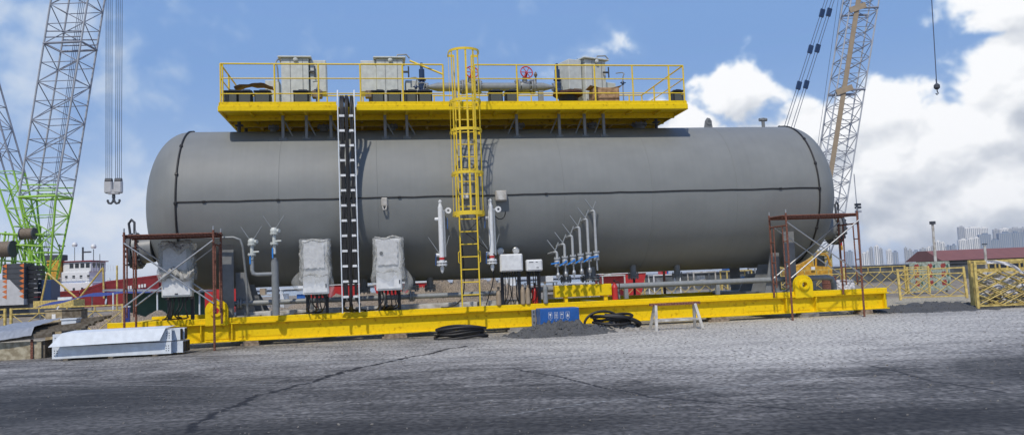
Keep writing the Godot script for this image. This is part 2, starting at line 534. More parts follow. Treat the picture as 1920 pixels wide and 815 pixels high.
# the yard: dark worn asphalt, with pale patches of cement dust and painted-in mist and tyre-drawn streaks
func ground_image() -> Image:
	var W := 1536; var HH := 1024
	var im := Image.create(W, HH, false, Image.FORMAT_RGB8)
	var nb := noise(FastNoiseLite.TYPE_SIMPLEX_SMOOTH, 0.16, 4, 61)
	var nm := noise(FastNoiseLite.TYPE_SIMPLEX_SMOOTH, 0.75, 5, 62)
	var nf := noise(FastNoiseLite.TYPE_SIMPLEX, 5.5, 3, 63)
	var ns := noise(FastNoiseLite.TYPE_SIMPLEX_SMOOTH, 1.6, 3, 64)
	var r := RandomNumberGenerator.new()
	r.seed = 65
	# pale patches of dust, and at right mist painted into the paving: x, z, reach in x, reach in z, amount
	var dust_and_mist := [[6.5, 6.4, 7.5, 4.6, 0.85], [12.0, 3.0, 9.0, 5.0, 0.42], [2.8, 10.4, 3.2, 2.4, 0.62], [0.0, 6.6, 5.0, 3.0, 0.26], [-5.0, 5.6, 6.0, 3.2, 0.26], [-10.0, 5.5, 4.0, 2.4, 0.20], [-2.2, 11.0, 2.0, 1.5, 0.12], [-4.3, 13.2, 1.2, 0.7, 0.16], [0.2, 14.2, 0.9, 0.5, 0.20], [2.2, 14.6, 0.8, 0.5, 0.18], [0.0, -1.0, 26.0, 5.0, 0.30]]
	# dark near patches, a vignette painted into the paving: x, z, reach in x, reach in z, strength
	var vignette_patches := [[-9.0, 11.0, 4.0, 2.6, 0.55], [-5.5, 14.5, 4.0, 1.8, 0.50], [-2.4, 14.6, 2.4, 0.9, 0.40], [1.4, 15.6, 2.6, 1.0, 0.50], [4.6, 13.2, 1.8, 1.8, 0.55], [-0.6, 12.9, 1.0, 0.6, 0.35], [3.2, 15.8, 3.0, 1.2, 0.4]]
	for j in HH:
		var z := GZ0 + (j + 0.5) * (GZ1 - GZ0) / HH
		for i in W:
			var x := GX0 + (i + 0.5) * (GX1 - GX0) / W
			var s := 0.0
			for q in dust_and_mist:
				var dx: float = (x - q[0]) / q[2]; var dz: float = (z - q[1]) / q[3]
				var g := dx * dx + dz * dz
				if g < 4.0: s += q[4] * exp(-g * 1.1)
			var m := nm.get_noise_2d(x, z)
			var f := nf.get_noise_2d(x, z)
			var xr := x * 0.986 + z * 0.165; var zr := z * 0.986 - x * 0.165
			# drag and tyre marks run along the skid
			var st := ns.get_noise_2d(xr * 0.22, zr * 1.5)
			var st2 := ns.get_noise_2d(xr * 0.40 + 50.0, zr * 5.5)
			var bigm := nb.get_noise_2d(x, z)
			var g2 := r.randf()
			var dust := clampf(s + bigm * 0.30 + m * 0.20 + st * 0.28 + st2 * 0.16 + f * 0.12 + (g2 - 0.5) * 0.07 - 0.03, 0.0, 1.0)  # dust amount, with the painted mist included
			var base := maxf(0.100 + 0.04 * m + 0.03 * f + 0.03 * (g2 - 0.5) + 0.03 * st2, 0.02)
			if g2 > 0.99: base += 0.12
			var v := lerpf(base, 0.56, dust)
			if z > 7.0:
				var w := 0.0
				for q in vignette_patches:
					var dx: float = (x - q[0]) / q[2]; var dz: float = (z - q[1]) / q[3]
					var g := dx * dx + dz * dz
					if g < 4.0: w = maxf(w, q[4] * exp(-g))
				v *= 1.0 - 0.66 * smoothstep(0.18, 0.42, w + bigm * 0.22 + m * 0.16 + st * 0.16 + f * 0.07)  # foreground vignette multiplied into the paving colour
			# tan sand trodden in around and behind the skid
			var sand := smoothstep(0.35, 0.65, clampf((3.6 - z) * 0.30, 0.0, 0.9) + 0.25 * m + 0.2 * f)
			v = lerpf(v, 0.40 + 0.10 * f, sand)
			im.set_pixel(i, j, Color(v * (1.04 + 0.06 * sand), v * (1.01 - 0.04 * sand), v * (0.97 - 0.27 * sand - 0.04 * dust)).linear_to_srgb())
	var black := srgb(0.012, 0.012, 0.014); var pale := srgb(0.30, 0.31, 0.31)
	crack(im, [Vector2(-5.39, 13.61), Vector2(-5.25, 12.9), Vector2(-5.19, 12.19), Vector2(-5.05, 10.9), Vector2(-4.3, 9.4), Vector2(-3.2, 7.6), Vector2(-1.8, 5.4)], 0.032, black, 0.14, 1)
	crack(im, [Vector2(-1.6, 9.84), Vector2(-1.0, 12.0), Vector2(-0.61, 13.3), Vector2(0.34, 14.7)], 0.022, black, 0.04, 2)
	crack(im, [Vector2(-2.4, 13.9), Vector2(-0.6, 13.2), Vector2(2.2, 12.6)], 0.014, pale, 0.05, 3)
	crack(im, [Vector2(2.9, 11.9), Vector2(2.6, 13.6), Vector2(2.6, 14.6)], 0.020, black, 0.05, 4)
	crack(im, [Vector2(-7.1, 6.2), Vector2(-4.6, 7.15), Vector2(-2.3, 7.85), Vector2(0.0, 8.6)], 0.03, pale, 0.05, 5)
	crack(im, [Vector2(-7.1, 6.5), Vector2(-4.6, 7.4), Vector2(-2.3, 8.1), Vector2(0.0, 8.85)], 0.022, pale, 0.05, 6)
	crack(im, [Vector2(-9.4, 8.0), Vector2(-5.9, 9.7), Vector2(-3.0, 10.6)], 0.016, pale, 0.06, 7)
	return im

func make_ground() -> void:
	var gm := StandardMaterial3D.new()
	gm.resource_name = "dusty_asphalt"
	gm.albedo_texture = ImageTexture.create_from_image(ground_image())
	gm.roughness = 0.82
	gm.heightmap_enabled = true
	gm.heightmap_texture = gm.albedo_texture
	gm.heightmap_scale = 3.0
	# fine chips and pits that repeat every 5 m, over the drawn layer
	gm.detail_enabled = true
	gm.detail_albedo = tex["chips"]
	gm.detail_blend_mode = BaseMaterial3D.BLEND_MODE_MUL
	gm.detail_uv_layer = BaseMaterial3D.DETAIL_UV_2
	gm.uv2_triplanar = true; gm.uv2_world_triplanar = true
	gm.uv2_scale = Vector3.ONE * 0.2
	var hn := noise(FastNoiseLite.TYPE_SIMPLEX_SMOOTH, 0.35, 4, 71)
	var g := Geo.new()
	var nx := 150; var nz := 90
	var H := func(x: float, z: float) -> float:
		return clampf((z - 2.9) * 0.6, 0.0, 1.0) * 0.022 * hn.get_noise_2d(x, z)
	for j in nz:
		for i in nx:
			var q := []; var u := []; var nn := []
			for t in [[0, 0], [1, 0], [1, 1], [0, 1]]:
				var fx := float(i + t[0]) / nx; var fz := float(j + t[1]) / nz
				var x := lerpf(GX0, GX1, fx); var z := lerpf(GZ0, GZ1, fz)
				q.append(Vector3(x, H.call(x, z), z)); u.append(Vector2(fx, fz))
				nn.append(Vector3(H.call(x - 0.1, z) - H.call(x + 0.1, z), 0.2, H.call(x, z - 0.1) - H.call(x, z + 0.1)).normalized())
			g.tri(q[0], q[1], q[2], nn[0], nn[1], nn[2], u[0], u[1], u[2])
			g.tri(q[0], q[2], q[3], nn[0], nn[2], nn[3], u[0], u[2], u[3])
	struct("yard_paving", g, gm)
	# loose chips and small stones over the yard
	var stone := Geo.new()
	stone.bev(Vector3.ZERO, Vector3(1.3, 0.7, 1.0), 0.28)
	var mm := MultiMesh.new()
	mm.transform_format = MultiMesh.TRANSFORM_3D
	mm.mesh = stone.mesh(Transform3D())
	mm.instance_count = 5200
	var rs := RandomNumberGenerator.new()
	rs.seed = 303
	for k in 5200:
		var z := 2.4 + 13.0 * pow(rs.randf(), 1.5)
		var x := rs.randf_range(-12.5, 12.5)
		if rs.randf() < 0.5:
			x += 1.2 * hn.get_noise_2d(x * 3.0, z * 3.0)
		var sz := rs.randf_range(0.005, 0.016) * (1.9 if rs.randf() < 0.03 else 1.0)
		mm.set_instance_transform(k, Transform3D(Basis.from_euler(Vector3(rs.randf() * 0.6, rs.randf() * TAU, rs.randf() * 0.6)).scaled(Vector3.ONE * sz), Vector3(x, H.call(x, z) + sz * 0.2, z)))
	var mi := MultiMeshInstance3D.new()
	mi.name = "loose_stones"
	mi.multimesh = mm
	mi.material_override = M.stone_chip
	mi.set_meta("kind", "stuff")
	mi.set_meta("label", "small loose stones and chips scattered over the yard")
	mi.set_meta("category", "stones")
	add_child(mi)
	var b := Geo.new()
	b.face([Vector3(-140, -0.05, -110), Vector3(180, -0.05, -110), Vector3(180, -0.05, 90), Vector3(-140, -0.05, 90)], Vector3(0, -9, 0))
	mk("yard", srgb(0.30, 0.265, 0.21), 0.9, 0.0, "dirt", 0.12)
	struct("ground", b, M.yard)
	var q := Geo.new()
	q.face([Vector3(-140, -0.05, -110), Vector3(180, -0.05, -110), Vector3(180, -3.5, -110), Vector3(-140, -3.5, -110)], Vector3(0, 0, 0))
	struct("quay_edge", q, M.concrete)
	var w := Geo.new()
	w.face([Vector3(-4000, -3, -4000), Vector3(4000, -3, -4000), Vector3(4000, -3, 300), Vector3(-4000, -3, 300)], Vector3(0, -99, 0))
	struct("water", w, M.water)
	var l := Geo.new()
	l.face([Vector3(-3000, -1, -900), Vector3(3000, -1, -900), Vector3(3000, -1, -3500), Vector3(-3000, -1, -3500)], Vector3(0, -99, 0))
	struct("far_shore", l, M.city_grey)

# ------------------------------------------------------------------ the tank
func on_tank(x: float, y: float, out := 0.0) -> Vector3:   # a point on the near side at height y
	var dy := y - TH
	var r := TR + out
	return Vector3(x, y, sqrt(maxf(r * r - dy * dy, 0.0)))

func flange(g: Geo, at: Vector3, axis: Vector3, r: float, th: float, bolts := 8) -> void:
	g.lathe([[0.0, -th * 0.5], [r, -th * 0.5], [r, th * 0.5], [0.0, th * 0.5]], at, axis, 18)
	var x := axis.cross(Vector3.UP if absf(axis.y) < 0.9 else Vector3.RIGHT).normalized()
	var y := axis.cross(x)
	for k in bolts:
		var c := at + (x * cos(TAU * k / bolts) + y * sin(TAU * k / bolts)) * r * 0.82
		g.tube(c - axis * th * 1.3, c + axis * th * 1.3, r * 0.09, r * 0.09, 6)

func build_tank() -> void:
	var t := thing("storage_tank", "long grey horizontal cylindrical storage tank resting on the yellow skid", "tank", Vector3(0, 0.56, 0))
	var seg := 128
	# shell courses: seven plates with a fine weld bead between
	var courses := 7
	var g := Geo.new()
	for c in courses:
		var xa := lerpf(-TX, TX, float(c) / courses); var xb := lerpf(-TX, TX, float(c + 1) / courses)
		for k in seg:
			var a0 := TAU * k / seg; var a1 := TAU * (k + 1) / seg
			var n0 := Vector3(0, cos(a0), sin(a0)); var n1 := Vector3(0, cos(a1), sin(a1))
			var ax := Vector3(0, TH, 0)
			var p := [ax + n0 * TR + Vector3(xa, 0, 0), ax + n1 * TR + Vector3(xa, 0, 0), ax + n1 * TR + Vector3(xb, 0, 0), ax + n0 * TR + Vector3(xb, 0, 0)]
			var u := [Vector2(xa / 17.0 + 0.5, float(k) / seg), Vector2(xa / 17.0 + 0.5, float(k + 1) / seg), Vector2(xb / 17.0 + 0.5, float(k + 1) / seg), Vector2(xb / 17.0 + 0.5, float(k) / seg)]
			g.tri(p[0], p[1], p[2], n0, n1, n1, u[0], u[1], u[2])
			g.tri(p[0], p[2], p[3], n0, n1, n0, u[0], u[2], u[3])
	var shell := part(t, "shell", g, M.tank)
	for c in range(1, courses):
		var w := Geo.new()
		var xw := lerpf(-TX, TX, float(c) / courses)
		var ring := []
		for k in 96:
			ring.append(Vector3(xw, TH + cos(TAU * k / 96) * TR, sin(TAU * k / 96) * TR))
		w.path(ring, 0.006, 5, true)
		part(shell, "weld_bead", w, M.tank)
	# dished heads
	for s in [-1.0, 1.0]:
		var h := Geo.new()
		var depth := 1.04
		var rows := 28
		for i in rows:
			for k in seg:
				var q := []; var nn := []; var uu := []
				for d in [[0, 0], [1, 0], [1, 1], [0, 1]]:
					var f: float = float(i + d[0]) / rows * PI * 0.5
					var a: float = TAU * (k + d[1]) / seg
					var rr := TR * pow(cos(f), 0.86); var xx := depth * pow(sin(f), 0.94)
					q.append(Vector3(s * (TX + xx), TH + cos(a) * rr, sin(a) * rr))
					nn.append(Vector3(s * sin(f) / depth, cos(a) * cos(f) / TR, sin(a) * cos(f) / TR).normalized())
					uu.append(Vector2(s * (TX + xx) / 17.0 + 0.5, float(k + d[1]) / seg))
				h.tri(q[0], q[1], q[2], nn[0], nn[1], nn[2], uu[0], uu[1], uu[2])
				if i < rows - 1:
					h.tri(q[0], q[2], q[3], nn[0], nn[2], nn[3], uu[0], uu[2], uu[3])
		part(t, "end_head", h, M.tank)
		# black strip round each end seam, with clamps
		var ring := []
		for k in 140:
			var a := TAU * k / 140.0
			ring.append(Vector3(s * TX, TH + cos(a) * (TR + 0.012), sin(a) * (TR + 0.012)))
		var sg := Geo.new()
		sg.path(ring, 0.024, 6, true)
		var strip := part(t, "seam_strip", sg, M.rubber)
		for a in [0.06, 0.78, 1.22, 1.57, 2.1]:
			var cg := Geo.new()
			var nn := Vector3(0, cos(a), sin(a))
			cg.bev(Vector3(s * TX, TH, 0) + nn * (TR + 0.02), Vector3(0.075, 0.06, 0.085), 0.02, Basis(Vector3.RIGHT, nn, Vector3.RIGHT.cross(nn)))
			part(strip, "clamp", cg, M.rubber)
	var lg := Geo.new()
	var lp := []
	var wn := noise(FastNoiseLite.TYPE_SIMPLEX_SMOOTH, 0.6, 2, 90)
	for k in 60:
		var x := lerpf(-TX, TX, k / 59.0)
		lp.append(on_tank(x, TH + 0.027 + 0.012 * wn.get_noise_1d(x * 2.0), 0.012))
	lg.path(lp, 0.017, 6)
	var ls := part(t, "seam_strip", lg, M.rubber)
	for x in [-7.6, -3.0, -5.9, 0.7, 7.1]:
		var cg := Geo.new()
		cg.bev(on_tank(x, TH + 0.027, 0.02), Vector3(0.09, 0.05, 0.05), 0.015)
		part(ls, "clamp", cg, M.rubber)
	# saddles
	for sx in [-7.17, 7.42]:
		var sd := 1.0 if sx < 0.0 else -1.0
		var sg := Geo.new()
		var poly := PackedVector2Array([Vector2(-1.72, 0.70), Vector2(1.72, 0.70), Vector2(1.72, 2.46)])
		for k in 17:
			var a := lerpf(0.50, PI - 0.50, k / 16.0)
			poly.append(Vector2(cos(a) * (TR + 0.005), TH - sin(a) * (TR + 0.005)))
		poly.append(Vector2(-1.72, 2.46))
		sg.ext(poly, 0.34, Vector3(sx - 0.17, 0, 0), Basis(Vector3(0, 0, 1), Vector3(0, 1, 0), Vector3(1, 0, 0)))
		var sad := part(t, "saddle", sg, M.skid_grey)
		var bp := Geo.new()
		bp.bev(Vector3(sx + sd * 0.2, 0.66, 0), Vector3(1.15, 0.10, 3.5), 0.01)
		part(sad, "base_plate", bp, M.skid_grey)
		for q in [[1.45, 0.36, 1.75], [0.9, 0.5, 1.45], [0.2, 0.55, 1.2]]:
			var rg := Geo.new()
			rg.ext(PackedVector2Array([Vector2(0, 0.71), Vector2(q[1] + 0.1, 0.71), Vector2(q[1] * 0.7, q[2]), Vector2(0, q[2])]), 0.03, Vector3(sx + sd * 0.17, 0, q[0]), Basis(Vector3(sd, 0, 0), Vector3.UP, Vector3(0, 0, 1)))
			part(sad, "rib", rg, M.skid_grey)
	# left manhole with its blind cover and swing arm, right manhole seen edge on
	for s in [-1.0, 1.0]:
		var ax := Vector3(s, -0.10, 0.0).normalized()
		var at := Vector3(s * 9.02, 2.42, 0.95 if s < 0 else 0.7)
		var mg := Geo.new()
		mg.tube(at, at + ax * 0.42, 0.33, 0.33, 24)
		var man := part(t, "manhole", mg, M.skid_grey)
		var fg := Geo.new()
		flange(fg, at + ax * 0.36, ax, 0.45, 0.07, 18)
		part(man, "neck_flange", fg, M.skid_grey)
		var cg := Geo.new()
		flange(cg, at + ax * 0.47, ax, 0.45, 0.08, 18)
		part(man, "blind_cover", cg, M.counterweight)
		var dg := Geo.new()
		dg.path([at + ax * 0.42 + Vector3(0, 0.44, 0.1), at + ax * 0.42 + Vector3(0, 0.70, 0.1), at + ax * 0.5 + Vector3(0, 0.78, 0.05), at + ax * 0.58 + Vector3(0, 0.70, 0), at + ax * 0.55 + Vector3(0, 0.45, 0)], 0.03, 8)
		part(man, "davit_arm", dg, M.counterweight)
	# nozzles under and over the shell
	for q in [[-3.95, 0.10, 0.55], [-2.75, 0.14, 0.6], [-2.22, 0.09, 0.5], [1.42, 0.09, 0.75], [2.1, 0.16, 0.75], [3.3, 0.09, 0.8], [-5.1, 0.10, 0.5], [4.6, 0.09, 0.7]]:
		var z: float = q[2]
		var yb := TH - sqrt(TR * TR - z * z)
		var ng := Geo.new()
		ng.tube(Vector3(q[0], yb + 0.05, z), Vector3(q[0], yb - 0.30, z), q[1], q[1], 14)
		flange(ng, Vector3(q[0], yb - 0.22, z), Vector3.UP, q[1] * 1.7, 0.05, 8)
		flange(ng, Vector3(q[0], yb - 0.29, z), Vector3.UP, q[1] * 1.7, 0.05, 8)
		part(t, "bottom_nozzle", ng, M.skid_grey)
	for q in [[-6.2, 0.09], [-4.9, 0.11], [-3.1, 0.10], [0.4, 0.11], [2.5, 0.10], [3.9, 0.14]]:
		var ng := Geo.new()
		ng.tube(Vector3(q[0], TH + TR - 0.05, 0.2), Vector3(q[0], 5.62, 0.2), q[1], q[1], 14)
		flange(ng, Vector3(q[0], 5.57, 0.2), Vector3.UP, q[1] * 1.6, 0.05, 8)
		part(t, "top_nozzle", ng, M.skid_grey)
	# lifting lug and vent on the right of the crown, padded lug on the belly line
	var lu := Geo.new()
	lu.ext(PackedVector2Array([Vector2(-0.14, -0.06), Vector2(0.14, -0.06), Vector2(0.10, 0.2), Vector2(0.06, 0.30), Vector2(-0.02, 0.32), Vector2(-0.08, 0.24)]), 0.06, Vector3(6.07, TH + TR, -0.03))
	lu.lathe([[0.045, -0.05], [0.085, -0.05], [0.085, 0.05], [0.045, 0.05]], Vector3(6.09, TH + TR + 0.19, 0), Vector3(0, 0, 1), 16)
	part(t, "lifting_lug", lu, M.skid_grey)
	var ve := Geo.new()
	ve.tube(Vector3(7.8, TH + TR - 0.05, 0), Vector3(7.8, 5.70, 0), 0.05, 0.05, 10)
	ve.tube(Vector3(7.68, 5.72, 0), Vector3(7.92, 5.72, 0), 0.05, 0.05, 10)
	ve.tube(Vector3(7.8, 5.69, 0), Vector3(7.8, 5.77, 0), 0.07, 0.05, 10)
	part(t, "vent_cap", ve, M.skid_grey)
	var pl := Geo.new()
	var pc := on_tank(-3.37, 3.28, 0.0)
	pl.bev(pc + Vector3(0, 0.05, 0.03), Vector3(0.15, 0.22, 0.07), 0.03)
	pl.path([pc + Vector3(-0.05, -0.05, 0.07), pc + Vector3(-0.03, -0.14, 0.08), pc + Vector3(0.03, -0.14, 0.08), pc + Vector3(0.05, -0.05, 0.07)], 0.022, 7)
	part(t, "lifting_lug", pl, M.white_dirty, "lug wrapped in pale cloth on the side of the shell")

# ------------------------------------------------------------------ the skid
func lug_plate(parent: Node3D, x: float) -> void:
	var g := Geo.new()
	var y0 := 0.57
	var yc := 0.86
	var z0 := 1.86
	var n := 28
	# ring with a hole
	for k in n:
		var a0 := TAU * k / n; var a1 := TAU * (k + 1) / n
		for zz in [z0, z0 + 0.12]:
			var nn := Vector3(0, 0, 1.0 if zz > z0 else -1.0)
			var p := []
			for q in [[0.07, a0], [0.26, a0], [0.26, a1], [0.07, a1]]:
				p.append(Vector3(x + cos(q[1]) * q[0], yc + sin(q[1]) * q[0], zz))
			g.tri(p[0], p[1], p[2], nn, nn, nn); g.tri(p[0], p[2], p[3], nn, nn, nn)
	g.lathe([[0.26, 0.0], [0.26, 0.12]], Vector3(x, yc, z0), Vector3(0, 0, 1), n)
	g.lathe([[0.07, 0.12], [0.07, 0.0]], Vector3(x, yc, z0), Vector3(0, 0, 1), n)
	g.box(Vector3(x - 0.155, (y0 + yc) * 0.5 - 0.04, z0 + 0.06), Vector3(0.205, yc - y0 + 0.04, 0.118))
	g.box(Vector3(x + 0.155, (y0 + yc) * 0.5 - 0.04, z0 + 0.06), Vector3(0.205, yc - y0 + 0.04, 0.118))
	g.box(Vector3(x, (y0 + yc) * 0.5 - 0.15, z0 + 0.06), Vector3(0.11, yc - y0 - 0.2, 0.116))
	var lug := part(parent, "lifting_lug", g, M.yellow)
	var b := Geo.new()
	b.lathe([[0.075, 0.0], [0.075, 0.05], [0.14, 0.05], [0.15, 0.04], [0.15, 0.0]], Vector3(x, yc, z0 + 0.12), Vector3(0, 0, 1), n)
	part(lug, "boss", b, M.yellow)

func build_skid() -> void:
	var t := thing("yellow_skid", "long yellow steel skid frame of beams under the grey tank", "skid", Vector3(0.17, 0, 0))
	var xa := -9.80; var xb := 10.12
	for s in [1.0, -1.0]:
		var zf: float = 1.90 * s
		var w := Geo.new()
		w.box(Vector3((xa + xb) * 0.5, 0.335, zf - s * 0.06), Vector3(xb - xa, 0.39, 0.03))
		part(t, "beam_web", w, M.yellow)
		var f := Geo.new()
		f.bev(Vector3((xa + xb) * 0.5, 0.543, zf - s * 0.06), Vector3(xb - xa, 0.028, 0.28), 0.006)
		part(t, "top_flange", f, M.yellow)
		var f2 := Geo.new()
		f2.bev(Vector3((xa + xb) * 0.5, 0.128, zf - s * 0.06), Vector3(xb - xa, 0.028, 0.26), 0.006)
		part(t, "bottom_flange", f2, M.yellow)
		var u := Geo.new()
		u.bev(Vector3((xa + xb) * 0.5, 0.618, zf - s * 0.07), Vector3(xb - xa, 0.122, 0.16), 0.01)
		part(t, "top_channel", u, M.yellow)
		for x in [-9.6, -7.72, -7.02, -4.6, -2.0, 3.2, 5.4, 7.12, 7.98, 10.0]:
			if x > -4.7 and x < 6.0 and s > 0.0:
				continue
			slab(t, "stiffener", Vector3(x, 0.335, zf + s * 0.012), Vector3(0.025, 0.385, 0.11), M.yellow)
	for x in [-7.37, 7.56]:
		slab(t, "doubler_plate", Vector3(x, 0.335, 1.862), Vector3(0.56, 0.30, 0.012), M.yellow)
	for x in [-6.4, 8.6, 6.5]:
		slab(t, "doubler_plate", Vector3(x, 0.345, 1.860), Vector3(1.0, 0.26, 0.010), M.yellow)
	lug_plate(t, -7.36)
	lug_plate(t, 7.64)
	for x in [-9.7, -7.17, -5.0, -2.5, 0.0, 2.5, 5.0, 7.42, 10.02]:
		slab(t, "cross_beam", Vector3(x, 0.40, 0), Vector3(0.2, 0.42, 3.65), M.yellow)
	# raised yellow beam on two short posts
	var rb := Geo.new()
	rb.bev(Vector3(1.62, 0.955, 1.72), Vector3(1.50, 0.30, 0.22), 0.012)
	var raised := part(t, "raised_beam", rb, M.yellow)
	for x in [1.16, 2.22]:
		var pg := Geo.new()
		pg.bev(Vector3(x, 0.742, 1.72), Vector3(0.10, 0.125, 0.14), 0.008)
		part(raised, "post", pg, M.yellow)
	# pale drip trays between the beams
	for q in [[-5.0, 3.6, 0.80], [-2.35, 2.5, 0.79], [-0.5, 1.0, 0.78]]:
		var dg := Geo.new()
		dg.bev(Vector3(q[0], 0.70, 1.2), Vector3(q[1], 0.17, 0.7), 0.012)
		part(t, "drip_tray", dg, M.white_dirty)
	# timber and concrete packing below the beams
	for q in [[-6.6, 0.42, "right of the left lifting lug"], [-3.2, 0.6, "below the third wrapped cabinet"], [-0.15, 0.5, "left of the blue crate"], [2.55, 0.6, "left of the trestle"], [5.2, 0.55, "right of the trestle"], [7.75, 0.55, "below the right lifting lug"], [9.4, 0.4, "at the skid's right end"], [-9.2, 0.4, "behind the white steel bundle"]]:
		var pm: Material = M.plank if int(absf(q[0]) * 10) % 2 == 0 else M.concrete
		var k := thing("packing_block", "%s packing block under the skid beam %s" % ["timber" if pm == M.plank else "concrete", q[2]], "block", Vector3(q[0], 0, 1.84), "packing blocks below the skid")
		for j in 2:
			slab(k, "timber" if pm == M.plank else "slab", Vector3(q[0] + (j - 0.5) * 0.02, 0.028 + j * 0.056, 1.84), Vector3(q[1] - j * 0.06, 0.054, 0.34), pm)

# ------------------------------------------------------------------ piping on the skid
func build_piping() -> void:
	var t := thing("header_pipe", "grey header pipe running left of the ladder along the skid", "pipe", Vector3(-4, 0.68, 1.5))
	var g := Geo.new()
	g.path([Vector3(-7.35, 1.00, 1.5), Vector3(-0.4, 0.98, 1.5)], 0.065, 14)
	part(t, "pipe", g, M.pipe_grey)
	for x in [-2.75, -6.9]:
		var f := Geo.new()
		flange(f, Vector3(x - 0.03, 0.99, 1.5), Vector3.RIGHT, 0.125, 0.04)
		flange(f, Vector3(x + 0.03, 0.99, 1.5), Vector3.RIGHT, 0.125, 0.04)
		part(t, "flange", f, M.pipe_grey)
	for x in [-7.1, -5.2, -3.4, -1.0]:
		slab(t, "pipe_support", Vector3(x, 0.80, 1.5), Vector3(0.09, 0.27, 0.09), M.pipe_grey)
	var t2 := thing("header_pipe", "grey header pipe on posts running right of the raised yellow beam", "pipe", Vector3(5.5, 0.68, 1.5))
	var g2 := Geo.new()
	g2.path([Vector3(0.0, 1.02, 1.5), Vector3(8.6, 1.02, 1.5)], 0.075, 14)
	g2.path([Vector3(8.6, 1.02, 1.5), Vector3(8.75, 0.98, 1.5), Vector3(8.80, 0.84, 1.5), Vector3(8.80, 0.45, 1.5)], 0.075, 14)
	part(t2, "pipe", g2, M.pipe_grey)
	for x in [2.62, 2.85, 5.4, 8.2]:
		slab(t2, "pipe_support", Vector3(x, 0.82, 1.5), Vector3(0.10, 0.26, 0.10), M.pipe_grey)
	# riser with a branch and two vent valves carrying V-shaped rods
	var r := thing("vent_riser", "grey pipe riser with two blue-collared valves left of the wrapped cabinet", "pipe", Vector3(-5.97, 0.68, 2.0))
	var rg := Geo.new()
	rg.path([Vector3(-5.98, 0.70, 2.12), Vector3(-5.97, 1.95, 2.30)], 0.085, 14)
	rg.tube(Vector3(-5.97, 1.95, 2.30), Vector3(-5.97, 2.05, 2.32), 0.085, 0.045, 14)
	part(r, "riser", rg, M.pipe_grey)
	var bg := Geo.new()
	bg.path([Vector3(-6.0, 1.67, 2.27), Vector3(-6.38, 1.67, 2.32), Vector3(-6.46, 1.70, 2.33), Vector3(-6.48, 1.78, 2.33), Vector3(-6.48, 2.0, 2.33)], 0.048, 12)
	part(r, "branch", bg, M.pipe_grey)
	vent_valve(r, Vector3(-6.48, 2.02, 2.33))
	vent_valve(r, Vector3(-5.97, 2.14, 2.33), 0.12)
	# looped pipe behind the left scaffold
	var lo := thing("bent_pipe", "thin grey bent pipe over the left saddle", "pipe", Vector3(-6.9, 1.0, 1.9))
	var lg := Geo.new()
	lg.path([Vector3(-7.6, 2.58, 1.98), Vector3(-6.95, 2.58, 2.0), Vector3(-6.80, 2.52, 2.0), Vector3(-6.74, 2.35, 1.98), Vector3(-6.70, 1.5, 1.75), Vector3(-6.70, 0.72, 1.7)], 0.03, 8)
	part(lo, "pipe", lg, M.pipe_grey)

func vent_valve(r: Node3D, at: Vector3, stem := 0.0) -> void:
	var g := Geo.new()
	g.tube(at, at + Vector3(0, 0.34 + stem, 0), 0.040, 0.040, 12)
	part(r, "neck", g, M.pale_grey)
	slab(r, "blue_handle", at + Vector3(-0.035, 0.02, 0.05), Vector3(0.03, 0.24, 0.015), M.blue_handle)
	var b := Geo.new()
	var y := 0.12 + stem
	b.tube(at + Vector3(0, y - 0.03, 0), at + Vector3(0, y + 0.3, 0), 0.042, 0.042, 12)
	flange(b, at + Vector3(0, y, 0), Vector3.UP, 0.095, 0.03)
	flange(b, at + Vector3(0, y + 0.24, 0), Vector3.UP, 0.095, 0.03)
	b.lathe([[0.05, 0.0], [0.085, 0.05], [0.09, 0.1], [0.06, 0.16], [0.0, 0.17]], at + Vector3(0, y + 0.22, 0), Vector3.UP, 14)
	b.tube(at + Vector3(0.0, y + 0.06, 0), at + Vector3(0.17, y + 0.06, 0.05), 0.022, 0.022, 8)
	b.tube(at + Vector3(0.05, y + 0.30, 0), at + Vector3(0.13, y + 0.30, 0.05), 0.045, 0.045, 10)
	part(r, "valve_body", b, M.pale_grey)
	for s in [-1.0, 1.0]:
		bar(r, "rod", at + Vector3(s * 0.03, y + 0.33, 0.02), at + Vector3(s * 0.24, y + 0.66, 0.04), 0.012, M.pipe_grey)

